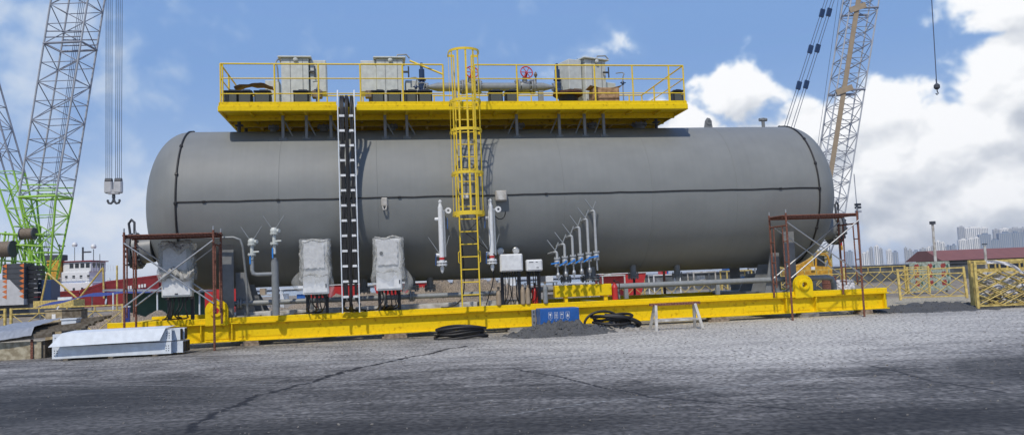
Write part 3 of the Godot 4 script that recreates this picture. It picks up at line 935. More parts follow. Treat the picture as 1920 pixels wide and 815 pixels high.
func build_samplers() -> void:
	var xs := [0.88, 1.08, 1.29, 1.49, 1.70, 1.90]
	var yt := [1.93, 2.12, 2.32, 2.53, 2.73, 2.94]
	for i in 6:
		var x: float = xs[i]
		var y0 := 1.67 + 0.025 * i
		var t := thing("sampling_valve", "%s grey sampling pipe with blue lever handle below the tank's midline" % ["shortest, leftmost", "second shortest", "third shortest", "third tallest", "second tallest", "tallest, rightmost"][i], "valve", on_tank(x, y0, 0.0), "stepped row of sampling valves")
		var z := 2.20
		var top: float = yt[i]
		var g := Geo.new()
		var w := on_tank(x - 0.06, top, -0.02)
		g.path([w, Vector3(x - 0.06, top + 0.02, z - 0.03), Vector3(x - 0.03, top + 0.03, z), Vector3(x - 0.01, top + 0.015, z), Vector3(x, top - 0.04, z), Vector3(x, y0 + 0.05, z)], 0.034, 10)
		part(t, "pipe", g, M.sampler_grey)
		var v := Geo.new()
		flange(v, Vector3(x, y0 + 0.12, z), Vector3.UP, 0.085, 0.03, 6)
		v.lathe([[0.04, -0.12], [0.07, -0.08], [0.075, 0.0], [0.05, 0.08]], Vector3(x, y0 + 0.04, z), Vector3.UP, 12)
		v.tube(Vector3(x, y0 - 0.10, z), Vector3(x, y0 + 0.14, z), 0.035, 0.035, 10)
		flange(v, Vector3(x, y0 - 0.06, z), Vector3.UP, 0.075, 0.025, 6)
		part(t, "valve_body", v, M.sampler_grey)
		var h := Geo.new()
		var d := Vector3(-1, -0.55, 0.25).normalized() if i > 0 and i < 5 else Vector3(-1, -0.15, 0.3).normalized()
		h.ribbon([Vector3(x + 0.02, y0 + 0.02, z + 0.09), Vector3(x + 0.02, y0 + 0.02, z + 0.09) + d * 0.22], 0.035, 0.02)
		h.tube(Vector3(x, y0 + 0.02, z), Vector3(x, y0 + 0.02, z + 0.1), 0.02, 0.02, 8)
		part(t, "lever_handle", h, M.blue_handle)
		var c := Geo.new()
		c.tube(Vector3(x, y0 - 0.07, z), Vector3(x + 0.01, y0 - 0.34, z), 0.024, 0.024, 8)
		if i < 5:
			c.lathe([[0.0, -0.07], [0.05, -0.06], [0.055, 0.0], [0.04, 0.05], [0.0, 0.06]], Vector3(x + 0.01, y0 - 0.29, z), Vector3.UP, 10)
			c.tube(Vector3(x + 0.01, y0 - 0.30, z), Vector3(x + 0.01, y0 - 0.44, z), 0.016, 0.016, 8)
		part(t, "drain", c, M.galvanised)
		for s in [[-0.20, 0.27], [0.09, 0.21]]:
			bar(t, "rod", Vector3(x - 0.04, top + 0.06, z), Vector3(x - 0.04 + s[0], top + 0.06 + s[1], z + 0.01), 0.016, M.pipe_grey)

func build_gauges() -> void:
	for i in 2:
		var x: float = [-2.02, -0.78][i]
		var t := thing("level_gauge", ["white tubular level gauge left of the yellow ladder", "white tubular level gauge right of the yellow ladder"][i], "gauge", on_tank(x, 1.62), "pair of level gauges")
		var z := 2.27
		var g := Geo.new()
		g.tube(Vector3(x, 1.78, z), Vector3(x, 3.16, z), 0.062, 0.062, 14)
		g.lathe([[0.062, 0.0], [0.05, 0.03], [0.035, 0.10], [0.05, 0.16], [0.0, 0.20]], Vector3(x, 3.14, z), Vector3.UP, 14)
		part(t, "chamber", g, M.white_paint)
		var s := Geo.new()
		s.bev(Vector3(x + 0.085, 2.50, z + 0.02), Vector3(0.05, 1.15, 0.06), 0.01)
		part(t, "scale", s, M.galvanised)
		var b := Geo.new()
		flange(b, Vector3(x, 1.74, z), Vector3.UP, 0.13, 0.03)
		flange(b, Vector3(x, 1.80, z), Vector3.UP, 0.13, 0.03)
		b.lathe([[0.0, -0.20], [0.03, -0.16], [0.05, -0.08], [0.04, 0.0]], Vector3(x, 1.72, z), Vector3.UP, 12)
		part(t, "bottom_flange", b, M.white_paint)
		var rd := Geo.new()
		rd.tube(Vector3(x, 1.86, z), Vector3(x, 1.92, z), 0.066, 0.066, 14)
		part(t, "red_band", rd, M.red_paint)
		for y in [2.86, 1.98]:
			var a := Geo.new()
			a.tube(on_tank(x, y, -0.05), Vector3(x, y, z), 0.05, 0.05, 10)
			a.tube(Vector3(x - 0.13, y, z - 0.05), Vector3(x, y, z), 0.045, 0.045, 10)
			part(t, "side_arm", a, M.white_paint)
			var h := Geo.new()
			h.ribbon([Vector3(x + (0.16 if y > 2.5 and i == 0 else -0.14), y + 0.02, z + 0.04), Vector3(x + (0.16 if y > 2.5 and i == 0 else -0.16), y - 0.25, z + 0.05)], 0.03, 0.012, Vector3(0, 0, 1))
			part(t, "blue_lever", h, M.blue_paint)
		var tr := Geo.new()
		tr.lathe([[0.03, -0.06], [0.075, -0.06], [0.075, 0.06], [0.03, 0.06]], Vector3(x + 0.19, 3.06, z + 0.02), Vector3(0, 0, 1), 16)
		tr.tube(Vector3(x, 3.06, z), Vector3(x + 0.13, 3.06, z), 0.02, 0.02, 8)
		part(t, "transmitter", tr, M.white_paint)
		for sgn in [-1.0, 1.0]:
			bar(t, "rod", Vector3(x + sgn * 0.06, 2.02, z), Vector3(x + sgn * (0.32 if sgn < 0 else 0.20), 2.42 if sgn < 0 else 2.45, z + 0.02), 0.010, M.pipe_grey)
		if i == 1:
			var c := Geo.new()
			var pts := []
			for k in 15:
				var a := lerpf(0.3, -PI * 0.9, k / 14.0)
				pts.append(Vector3(x + 0.26 + cos(a) * 0.14, 2.96 + sin(a) * 0.15 + 0.02, 2.12 + 0.04 * sin(a * 2.0)))
			pts.append(Vector3(x - 0.2, 2.90, 2.10)); pts.append(Vector3(x - 0.6, 2.5, 2.06)); pts.append(Vector3(x + 0.1, 1.9, z + 0.08)); pts.append(Vector3(x + 0.14, 1.5, z))
			c.path(pts, 0.012, 6)
			part(t, "cable", c, M.rubber)

# ------------------------------------------------------------------ platform, ladder, cable tray
const PX0 := -7.30
const PX1 := 4.75
const PZ := 1.75

func rail_run(t: Node3D, a: Vector3, b: Vector3) -> void:
	for y in [6.87, 6.505, 6.12]:
		bar(t, "rail", Vector3(a.x, y, a.z), Vector3(b.x, y, b.z), 0.021 if y > 6.8 else 0.015, M.yellow_rail)

func build_platform() -> void:
	var t := thing("access_platform", "yellow railed access platform on short legs along the tank's crown", "platform", Vector3(-1.28, 5.1, 0))
	var d := Geo.new()
	d.box(Vector3((PX0 + PX1) * 0.5, 5.765, 0), Vector3(PX1 - PX0 - 0.04, 0.02, PZ * 2 - 0.04))
	part(t, "deck_plate", d, M.yellow)
	for s in [1.0, -1.0]:
		var segs := [[PX0, -4.46], [-4.0, PX1]] if s > 0.0 else [[PX0, PX1]]
		for q in segs:
			var f := Geo.new()
			f.bev(Vector3((q[0] + q[1]) * 0.5, 5.75, s * PZ), Vector3(q[1] - q[0], 0.14, 0.05), 0.008)
			f.box(Vector3((q[0] + q[1]) * 0.5, 5.688, s * (PZ - 0.05)), Vector3(q[1] - q[0], 0.014, 0.13))
			part(t, "edge_channel", f, M.yellow)
			var k := Geo.new()
			k.box(Vector3((q[0] + q[1]) * 0.5, 5.865, s * (PZ - 0.005)), Vector3(q[1] - q[0] - 0.05, 0.088, 0.012))
			part(t, "toe_board", k, M.yellow)
	for x in [PX0, PX1]:
		var e := Geo.new()
		e.bev(Vector3(x, 5.75, 0), Vector3(0.05, 0.14, PZ * 2 - 0.06), 0.008)
		part(t, "end_channel", e, M.yellow)
		var k := Geo.new()
		k.box(Vector3(x, 5.865, 0), Vector3(0.012, 0.088, PZ * 2 - 0.1))
		part(t, "toe_board", k, M.yellow)
	for z in [0.85, 0.0, -0.85]:
		slab(t, "stringer", Vector3((PX0 + PX1) * 0.5, 5.685, z), Vector3(PX1 - PX0 - 0.1, 0.135, 0.09), M.yellow)
	for x in [-6.6, -5.85, -5.27, -4.66, -3.9, -3.29, -2.73, -2.1, -0.4, 0.17, 1.33, 2.03, 2.56, 3.3, 4.1]:
		slab(t, "joist", Vector3(x, 5.715, 0), Vector3(0.06, 0.07, PZ * 2 - 0.14), M.yellow)
	# legs standing on pads welded to the shell
	for x in [-5.85, -5.27, -4.66, -3.29, -2.73, 0.17, 1.33, 2.03, 2.56]:
		for z in [1.17, -1.17]:
			var lg := Geo.new()
			var yb := TH + sqrt(TR * TR - z * z)
			lg.box(Vector3(x, (yb + 5.69) * 0.5, z), Vector3(0.07, 5.69 - yb, 0.07))
			var leg := part(t, "leg", lg, M.skid_grey)
			var pg := Geo.new()
			var nn := Vector3(0, yb - TH, z).normalized()
			pg.box(Vector3(x, TH, 0) + nn * (TR + 0.008), Vector3(0.20, 0.02, 0.16), Basis(Vector3.RIGHT, nn, Vector3.RIGHT.cross(nn)))
			part(leg, "pad", pg, M.pipe_grey)
		bar(t, "knee_brace", Vector3(x + (0.22 if x < -2 else -0.22), 5.18, 1.02), Vector3(x, 5.62, 0.9), 0.02, M.pipe_grey)
	for x in [-7.02, 4.28]:
		for z in [0.55, -0.55]:
			var lg := Geo.new()
			lg.tube(Vector3(x, TH + sqrt(TR * TR - z * z) - 0.02, z), Vector3(x, 5.7, z), 0.045, 0.045, 10)
			lg.box(Vector3(x, 5.56, z), Vector3(0.2, 0.02, 0.2))
			part(t, "leg", lg, M.counterweight)
	# guard rails
	var posts := [-7.25, -5.97, -4.91, -3.88, -2.82, -1.79, -0.98, 0.13, 1.17, 2.22, 3.26, 4.28, 4.69]
	for z in [PZ - 0.03, -PZ + 0.03]:
		for x in posts:
			bar(t, "rail_post", Vector3(x, 5.78, z), Vector3(x, 6.87, z), 0.022, M.yellow_rail)
	for x in [-7.20]:
		bar(t, "rail_post", Vector3(x, 5.78, PZ - 0.03), Vector3(x, 6.85, PZ - 0.03), 0.02, M.yellow_rail)
	var zf := PZ - 0.03
	rail_run(t, Vector3(-7.25, 0, zf), Vector3(-1.79, 0, zf))
	rail_run(t, Vector3(-0.98, 0, zf), Vector3(4.69, 0, zf))
	rail_run(t, Vector3(-7.25, 0, -zf), Vector3(4.69, 0, -zf))
	for x in [-7.25, 4.69]:
		rail_run(t, Vector3(x, 0, -zf), Vector3(x, 0, zf))
		for z in [-0.6, 0.6]:
			bar(t, "rail_post", Vector3(x, 5.78, z), Vector3(x, 6.87, z), 0.024, M.yellow_rail)
	bar(t, "safety_bar", Vector3(-2.62, 7.03, 1.5), Vector3(-1.80, 6.62, 1.72), 0.024, M.yellow_rail)

func build_ladder() -> void:
	var t := thing("caged_ladder", "yellow vertical ladder with hooped safety cage rising to the platform", "ladder", Vector3(-1.34, 0.68, 2.3))
	var xl := -1.56; var xr := -1.12; var z := 2.28
	for x in [xl, xr]:
		slab(t, "stringer", Vector3(x, 3.82, z), Vector3(0.03, 6.26, 0.065), M.yellow_rail)
	var y := 0.98
	while y < 5.9:
		bar(t, "rung", Vector3(xl, y, z), Vector3(xr, y, z), 0.014, M.yellow_rail)
		y += 0.31
	for yy in [2.95, 1.6, 4.2]:
		for x in [xl, xr]:
			if yy > 2.0:
				bar(t, "wall_bracket", Vector3(x, yy, z), on_tank(x, yy, -0.02), 0.02, M.yellow_rail)
	for x in [xl, xr]:
		var b := Geo.new()
		b.path([Vector3(x, 2.06, z), Vector3(x + (-0.05 if x == xl else 0.05), 2.03, z), Vector3(x + (-0.05 if x == xl else 0.05), 1.78, z), Vector3(x, 1.75, z)], 0.012, 6)
		part(t, "grab_loop", b, M.yellow_rail)
	var cx := -1.34
	var arc := func(rad: float, yy: float) -> Array:
		var p := []
		p.append(Vector3(cx - rad, yy, z))
		for k in 13:
			var a := lerpf(PI, 0.0, k / 12.0)
			p.append(Vector3(cx + cos(a) * rad, yy, z + 0.32 + sin(a) * rad))
		p.append(Vector3(cx + rad, yy, z))
		return p
	for q in [[2.95, 0.10], [3.93, 0.07], [4.98, 0.07], [5.70, 0.07], [6.94, 0.06]]:
		var h := Geo.new()
		var pts: Array = arc.call(0.375, q[0])
		h.ribbon(pts, q[1], 0.012)
		h.ribbon([pts[0], Vector3(xl, q[0], z)], q[1], 0.012)
		h.ribbon([pts[-1], Vector3(xr, q[0], z)], q[1], 0.012)
		part(t, "cage_hoop", h, M.yellow_rail)
	for k in 7:
		var a := lerpf(PI * 1.02, -PI * 0.02, k / 6.0)
		var p := Vector3(cx + cos(a) * 0.365, 0, z + 0.32 + sin(a) * 0.365)
		if k in [0, 6]:
			p = Vector3(cx + (-0.365 if k == 0 else 0.365), 0, z + 0.12)
		slab(t, "cage_strap", Vector3(p.x, 4.93, p.z), Vector3(0.045, 4.05, 0.01), M.yellow_rail, Basis(Vector3.UP, PI * 0.5 - a))

func build_tray() -> void:
	var t := thing("cable_tray", "vertical pale-edged cable tray carrying black cables down from the platform", "cable tray", Vector3(-4.23, 0.68, 2.25))
	var xl := -4.43; var xr := -4.03; var z := 2.24
	for x in [xl, xr]:
		slab(t, "side_rail", Vector3(x, 3.24, z), Vector3(0.025, 5.12, 0.10), M.white_steel)
		var e := Geo.new()
		e.path([Vector3(x, 5.78, z), Vector3(x + 0.0, 6.02, z - 0.03), Vector3(x, 6.1, z - 0.1)], 0.02, 6)
		part(t, "rail_end", e, M.white_steel)
	var ys := []
	var y := 1.05
	while y < 5.5:
		ys.append(y)
		y += 0.365
	for yy in ys:
		slab(t, "rung", Vector3((xl + xr) * 0.5, yy, z - 0.03), Vector3(0.40, 0.035, 0.03), M.white_steel)
	var r := RandomNumberGenerator.new()
	r.seed = 8
	for k in 7:
		var xx: float = [-4.37, -4.34, -4.31, -4.235, -4.205, -4.12, -4.09][k]
		var g := Geo.new()
		var p := [Vector3(xx + r.randf_range(-0.1, 0.1), 5.80, 1.35), Vector3(xx + 0.01, 5.97, 1.75), Vector3(xx, 5.98, 2.02), Vector3(xx, 5.80, 2.18)]
		for i in 17:
			p.append(Vector3(xx + r.randf_range(-0.012, 0.012), lerpf(5.6, 1.05, i / 16.0), z + 0.012 + r.randf_range(0.0, 0.012)))
		var ex := xx + r.randf_range(-0.12, 0.12)
		p.append(Vector3(ex, 0.86, z - 0.03)); p.append(Vector3(ex + r.randf_range(-0.12, 0.12), 0.75, z - 0.2)); p.append(Vector3(ex + r.randf_range(-0.3, 0.3), 0.70, z - 0.4))
		g.path(p, 0.026 if k != 3 else 0.032, 7)
		part(t, "cable", g, M.rubber)
	for yy in ys:
		for x in [-4.34, -4.115]:
			slab(t, "cable_tie", Vector3(x, yy + 0.01, z + 0.045), Vector3(0.13 if x < -4.2 else 0.10, 0.055, 0.025), M.white_paint)
	for yy in [2.4, 3.5, 4.6]:
		for x in [xl, xr]:
			slab(t, "bracket", (Vector3(x, yy, z) + on_tank(x, yy, -0.02)) * 0.5, Vector3(0.04, 0.04, absf(z - on_tank(x, yy).z) + 0.02), M.galvanised)

# ------------------------------------------------------------------ things on the platform
func build_deck_things() -> void:
	var deck := 5.775
	var names := ["leftmost tall grey valve cabinet on the platform, standing behind one black tub", "middle tall grey valve cabinet on the platform, behind a row of black tubs", "rightmost tall grey valve cabinet on the platform, behind the cable drum"]
	var at := [-5.58, -3.12, 2.45]
	for i in 3:
		var x: float = at[i]
		var z := 0.3
		var t := thing("valve_cabinet", names[i], "cabinet", Vector3(x, deck, z), "tall grey cabinets on the platform")
		var tw := 0.0 if i < 2 else 0.35
		var b := Basis(Vector3.UP, tw)
		var g := Geo.new()
		g.bev(Vector3(x, deck + 0.78, z), Vector3(0.70, 1.54, 0.70), 0.015, b)
		part(t, "body", g, M.pale_grey)
		var l := Geo.new()
		l.bev(Vector3(x, deck + 1.572, z), Vector3(0.86, 0.045, 0.84), 0.012, b)
		part(t, "lid", l, M.pale_grey)
		for s in [-1.0, 1.0]:
			var rb := Geo.new()
			rb.box(Vector3(x, deck + 0.79, z) + b * Vector3(s * 0.16 + 0.04, 0, 0.353), Vector3(0.012, 1.44, 0.012), b)
			part(t, "door_edge", rb, M.skid_grey)
		var side := Geo.new()
		var sx := 0.58 if i == 0 else (-0.56 if i == 1 else -0.62)
		side.bev(Vector3(x, deck + 1.10, z) + b * Vector3(sx, 0.0, -0.05), Vector3(0.42, 0.85, 0.6), 0.015, b)
		part(t, "side_box", side, M.pale_grey)
		var s2 := Geo.new()
		s2.bev(Vector3(x, deck + 0.80, z) + b * Vector3(-sx * 1.05, -0.1, -0.1), Vector3(0.36, 0.62, 0.5), 0.015, b)
		part(t, "side_box", s2, M.pale_grey)
		var j := Geo.new()
		j.bev(Vector3(x, deck + 0.60, z) + b * Vector3(sx * 0.95, 0.0, 0.22), Vector3(0.26, 0.20, 0.20), 0.02, b)
		j.bev(Vector3(x, deck + 0.42, z) + b * Vector3(sx * 0.95, 0.0, 0.2), Vector3(0.08, 0.2, 0.08), 0.01, b)
		part(t, "junction_box", j, M.tower_brown)
		var h := Geo.new()
		var hx := -0.2 if i == 0 else 0.3
		h.path([Vector3(x + hx - 0.12, deck + 1.58, z + 0.2), Vector3(x + hx - 0.08, deck + 1.69, z + 0.2), Vector3(x + hx + 0.16, deck + 1.70, z + 0.2), Vector3(x + hx + 0.24, deck + 1.60, z + 0.2)] if i > 0 else [Vector3(x - 0.34, deck + 1.60, z), Vector3(x - 0.46, deck + 1.58, z + 0.1), Vector3(x - 0.50, deck + 1.48, z + 0.2), Vector3(x - 0.46, deck + 1.30, z + 0.2), Vector3(x - 0.44, deck + 0.95, z + 0.2)], 0.022, 7)
		part(t, "vent_pipe", h, M.pipe_grey)
		var k := Geo.new()
		k.lathe([[0.0, 0.0], [0.06, 0.0], [0.06, 0.05], [0.03, 0.07], [0.0, 0.07]], Vector3(x + 0.02, deck + 1.50, z) + b * Vector3(0, 0, 0.35), b.z, 12)
		part(t, "round_vent", k, M.pale_grey)
		var k2 := Geo.new()
		k2.tube(Vector3(x - 0.28, deck + 1.585, z), Vector3(x - 0.28, deck + 1.66, z), 0.05, 0.05, 10)
		part(t, "roof_cap", k2, M.counterweight)
		var k3 := Geo.new()
		k3.tube(Vector3(x + 0.34, deck + 1.2, z + 0.3), Vector3(x + 0.50, deck + 1.2, z + 0.3), 0.03, 0.03, 8)
		k3.tube(Vector3(x + 0.50, deck + 1.05, z + 0.3), Vector3(x + 0.50, deck + 1.35, z + 0.3), 0.02, 0.02, 8)
		part(t, "gauge_fitting", k3, M.counterweight)
	# black tubs
	var tubs := [[-7.06, 0.36, "leftmost black tub on the platform, in the left corner"], [-6.72, 0.34, "second black tub from the platform's left corner"], [-6.30, 0.40, "third black tub from the platform's left corner"], [-5.36, 0.38, "black tub alone in front of the leftmost cabinet"], [-3.45, 0.33, "leftmost black tub before the middle cabinet"], [-3.04, 0.36, "second black tub before the middle cabinet"], [-2.63, 0.34, "third black tub before the middle cabinet"], [-2.25, 0.36, "fourth black tub, beside the blue relief valve"], [-0.40, 0.36, "black tub right of the ladder cage, left of a pair"], [0.02, 0.33, "black tub right of the ladder cage, right of a pair"], [4.62, 0.30, "black tub in the platform's right corner"]]
	for q in tubs:
		var t := thing("black_tub", q[2], "tub", Vector3(q[0], deck, 1.33), "black tubs along the platform edge")
		var g := Geo.new()
		var x: float = q[0]; var w: float = q[1]
		g.bev(Vector3(x, deck + 0.22, 1.33), Vector3(w, 0.44, 0.36), 0.05)
		part(t, "body", g, M.black_plastic)
		var l := Geo.new()
		l.bev(Vector3(x, deck + 0.46, 1.33), Vector3(w + 0.02, 0.05, 0.38), 0.02)
		l.bev(Vector3(x + 0.03, deck + 0.50, 1.30), Vector3(w * 0.6, 0.06, 0.22), 0.02, Basis(Vector3.UP, 0.3 * sin(x * 7.0)))
		part(t, "lid", l, M.black_plastic)
		var f := Geo.new()
		f.bev(Vector3(x, deck + 0.23, 1.515), Vector3(w - 0.07, 0.33, 0.014), 0.005)
		part(t, "front_panel", f, M.netting)
	var jk := thing("cardboard_sheet", "torn brown cardboard lying over the tubs in the left corner", "cardboard", Vector3(-6.5, deck + 0.5, 1.2))
	var cg := Geo.new()
	var rows := []
	var cn := noise(FastNoiseLite.TYPE_SIMPLEX_SMOOTH, 2.0, 3, 77)
	for i in 9:
		var row := []
		for j in 14:
			var xx := lerpf(-7.0, -6.05, j / 13.0); var zz := lerpf(0.95, 1.4, i / 8.0)
			row.append(Vector3(xx, deck + 0.58 + 0.07 * cn.get_noise_2d(xx, zz) + 0.10 * sin((xx + 7.0) * 3.2), zz))
		rows.append(row)
	cg.grid(rows)
	part(jk, "sheet", cg, M.cardboard)
	var bx := thing("cardboard_box", "large brown cardboard box on the platform right of the cable drum", "box", Vector3(2.58, deck, 1.15))
	var bg := Geo.new()
	bg.bev(Vector3(2.62, deck + 0.30, 1.15), Vector3(0.72, 0.56, 0.5), 0.02)
	part(bx, "carton", bg, M.cardboard)
	for s in [-1.0, 1.0]:
		var fl := Geo.new()
		fl.box(Vector3(2.62 + s * 0.30, deck + 0.60, 1.15), Vector3(0.30, 0.012, 0.5), Basis(Vector3(0, 0, 1), s * 0.25))
		part(bx, "flap", fl, M.cardboard)
	var tape := Geo.new()
	tape.box(Vector3(2.62, deck + 0.12, 1.402), Vector3(0.4, 0.13, 0.004))
	part(bx, "pale_label", tape, M.plywood)
	var dr := thing("cable_drum", "black cable drum with a brown disc top on the platform", "drum", Vector3(1.6, deck, 1.05))
	var dg := Geo.new()
	dg.lathe([[0.0, 0.0], [0.27, 0.0], [0.24, 0.2], [0.26, 0.40], [0.0, 0.40]], Vector3(1.62, deck, 1.1), Vector3.UP, 24)
	part(dr, "core", dg, M.rubber)
	var dd := Geo.new()
	dd.lathe([[0.0, 0.40], [0.36, 0.40], [0.41, 0.44], [0.40, 0.50], [0.2, 0.53], [0.0, 0.54]], Vector3(1.62, deck, 1.1), Vector3.UP, 28)
	part(dr, "top_disc", dd, M.rust_dark)
	# pipe run with two gate valves and a relief valve at each end
	var p := thing("deck_pipe", "grey flanged pipe run with two red handwheel valves on the platform", "pipe", Vector3(-0.3, deck, 0.6))
	var pg := Geo.new()
	var py := 6.56
	pg.path([Vector3(-1.85, py, 0.6), Vector3(1.05, py, 0.6)], 0.12, 16)
	part(p, "pipe", pg, M.pipe_grey)
	for s in [-1.0, 1.0]:
		var rg := Geo.new()
		var x0 := -1.85 if s < 0 else 1.05
		rg.tube(Vector3(x0, py, 0.6), Vector3(x0 + s * 0.22, py, 0.6), 0.12, 0.06, 16)
		rg.tube(Vector3(x0 + s * 0.22, py, 0.6), Vector3(x0 + s * 0.30, py, 0.6), 0.06, 0.06, 12)
		flange(rg, Vector3(x0 + s * 0.30, py, 0.6), Vector3.RIGHT, 0.12, 0.04)
		part(p, "reducer", rg, M.pipe_grey)
		var tw := Geo.new()
		var bx0: float = x0 + s * 0.42
		tw.lathe([[0.06, -0.16], [0.13, -0.14], [0.13, -0.10], [0.09, -0.06], [0.10, 0.10], [0.07, 0.16], [0.11, 0.18], [0.11, 0.22], [0.075, 0.24], [0.075, 0.48], [0.04, 0.50], [0.035, 0.66], [0.0, 0.67]], Vector3(bx0, py, 0.6), Vector3.UP, 16)
		part(p, "relief_valve", tw, M.blue_dark, "upright dark blue relief valve")
	for x in [-0.95, 0.55]:
		var fg := Geo.new()
		for o in [-0.24, -0.18, 0.18, 0.24]:
			flange(fg, Vector3(x + o, py, 0.6), Vector3.RIGHT, 0.20, 0.045, 8)
		fg.lathe([[0.13, -0.18], [0.17, -0.08], [0.17, 0.08], [0.13, 0.18]], Vector3(x, py, 0.6), Vector3.RIGHT, 16)
		fg.tube(Vector3(x, py, 0.6), Vector3(x - 0.02, py + 0.26, 0.68), 0.09, 0.06, 12)
		var vb := part(p, "gate_valve", fg, M.pipe_grey)
		var wg := Geo.new()
		var wc := Vector3(x + 0.02, py + 0.36, 0.80)
		var ring := []
		var wax := Vector3(0.15, 0.25, 1.0).normalized()
		var wx := wax.cross(Vector3.UP).normalized(); var wy := wax.cross(wx)
		for k in 24:
			ring.append(wc + (wx * cos(TAU * k / 24) + wy * sin(TAU * k / 24)) * 0.17)
		wg.path(ring, 0.016, 6, true)
		for k in 3:
			var dv := wx * cos(PI * k / 3) + wy * sin(PI * k / 3)
			wg.tube(wc - dv * 0.17, wc + dv * 0.17, 0.012, 0.012, 6)
		wg.tube(wc, Vector3(x, py + 0.24, 0.66), 0.035, 0.05, 8)
		part(vb, "handwheel", wg, M.red_paint)
	for x in [0.98]:
		var sg := Geo.new()
		sg.box(Vector3(x, (deck + py) * 0.5 - 0.05, 0.6), Vector3(0.13, py - deck - 0.1, 0.13))
		part(p, "support", sg, M.pipe_grey)
	var sp := Geo.new()
	sp.box(Vector3(-1.4, (deck + py) * 0.5 - 0.05, 0.6), Vector3(0.13, py - deck - 0.1, 0.13))
	part(p, "support", sp, M.pipe_grey)
	var sv := Geo.new()
	sv.tube(Vector3(0.86, py + 0.1, 0.6), Vector3(0.86, py + 0.30, 0.6), 0.02, 0.02, 8)
	sv.lathe([[0.0, 0.0], [0.04, 0.02], [0.05, 0.07], [0.02, 0.14], [0.0, 0.15]], Vector3(0.86, py + 0.28, 0.6), Vector3.UP, 10)
	part(p, "drain_valve", sv, M.tower_brown)

	# conduits and small fittings along the deck
	for q in [[-5.0, 0.9, 0.5, "thin grey conduit standing right of the leftmost cabinet"], [-2.45, 0.85, 0.62, "thin grey conduit with a valve right of the middle cabinet"], [-2.25, 0.95, 0.45, "short grey conduit beside the blue relief valve"], [3.25, 0.9, 0.75, "thin grey conduit right of the rightmost cabinet"]]:
		var t := thing("conduit", q[3], "conduit", Vector3(q[0], deck, q[1]), "conduits on the platform")
		var g := Geo.new()
		var x: float = q[0]; var z: float = q[1]; var h: float = q[2] + 0.35
		g.path(smooth([Vector3(x, deck, z), Vector3(x, deck + h * 0.8, z), Vector3(x + 0.04, deck + h, z), Vector3(x - 0.12, deck + h + 0.05, z - 0.2)], 4), 0.016, 7)
		part(t, "pipe", g, M.pipe_grey)
		var v := Geo.new()
		v.lathe([[0.0, -0.06], [0.035, -0.05], [0.045, 0.0], [0.03, 0.05], [0.0, 0.06]], Vector3(x, deck + h * 0.75, z), Vector3.UP, 10)
		v.tube(Vector3(x - 0.08, deck + h * 0.75, z + 0.02), Vector3(x + 0.08, deck + h * 0.75, z + 0.02), 0.014, 0.014, 6)
		part(t, "valve", v, M.blue_dark)
	var lc := thing("loose_cable", "thin black cable looping down beside the ladder's foot", "cable", Vector3(-1.75, 0.68, 1.9))
	var cg2 := Geo.new()
	cg2.path(smooth([Vector3(-1.50, 2.3, 2.06), Vector3(-1.47, 1.5, 2.1), Vector3(-1.50, 1.0, 2.0), Vector3(-1.62, 0.80, 1.95), Vector3(-1.85, 0.70, 1.9), Vector3(-2.05, 0.695, 1.88)], 5), 0.016, 6)
	part(lc, "cable", cg2, M.rubber)
	var lc2 := thing("loose_cable", "thin black cable hanging left of the larger instrument box", "cable", Vector3(-0.85, 0.68, 1.9))
	var cg3 := Geo.new()
	cg3.path(smooth([Vector3(-0.70, 1.9, 2.05), Vector3(-0.74, 1.3, 2.0), Vector3(-0.86, 0.9, 1.93), Vector3(-0.92, 0.70, 1.88)], 5), 0.014, 6)
	part(lc2, "cable", cg3, M.rubber)

# ------------------------------------------------------------------ cabinets and boxes along the skid
# a crumpled sheet wrapped round a box: closed loop in plan, torn lower edge
func wrap_geo(c: Vector3, w: float, d: float, y0: float, y1: float, sd: int, amp := 0.035, flare := 0.0) -> Geo:
	var nn := noise(FastNoiseLite.TYPE_SIMPLEX, 3.2, 4, sd)
	nn.fractal_type = FastNoiseLite.FRACTAL_RIDGED
	var g := Geo.new()
	var rows := []
	for i in 22:
		var row := []
		var f := i / 21.0
		for j in 49:
			var a := TAU * j / 48.0
			var q := Vector2(cos(a), sin(a))
			var k := pow(pow(absf(q.x), 10.0) + pow(absf(q.y), 10.0), -0.1)
			q *= k
			var tear := 0.16 * nn.get_noise_2d(j % 48 * 0.12, 9.0) * (1.0 - f)
			var y := lerpf(y0 + tear, y1, f)
			var cr := nn.get_noise_3d(q.x * w * 3.0, y * 2.4, q.y * d * 3.0)
			var o := 0.012 + amp * (0.5 + 0.5 * cr) + flare * pow(1.0 - f, 3.0) * (0.5 + 0.8 * nn.get_noise_2d(a * 0.8, 3.0))
			row.append(c + Vector3(q.x * (w * 0.5 + o), y, q.y * (d * 0.5 + o)))
		rows.append(row)
	g.grid(rows)
	return g

func sheet_geo(c: Vector3, w: float, h: float, sd: int, amp := 0.018) -> Geo:
	var nn := noise(FastNoiseLite.TYPE_SIMPLEX_SMOOTH, 2.6, 4, sd)
	var rows := []
	for i in 16:
		var row := []
		for j in 14:
			var x := (j / 13.0 - 0.5) * w; var y := (i / 15.0 - 0.5) * h
			if i == 0: y += 0.05 * nn.get_noise_1d(x * 4.0 + sd)
			if j == 13: x -= 0.05 * absf(nn.get_noise_1d(y * 3.0 + sd))
			row.append(c + Vector3(x, y, 0.015 + amp * (0.5 + nn.get_noise_2d(x, y))))
		rows.append(row)
	var g := Geo.new()
	g.grid(rows)
	return g

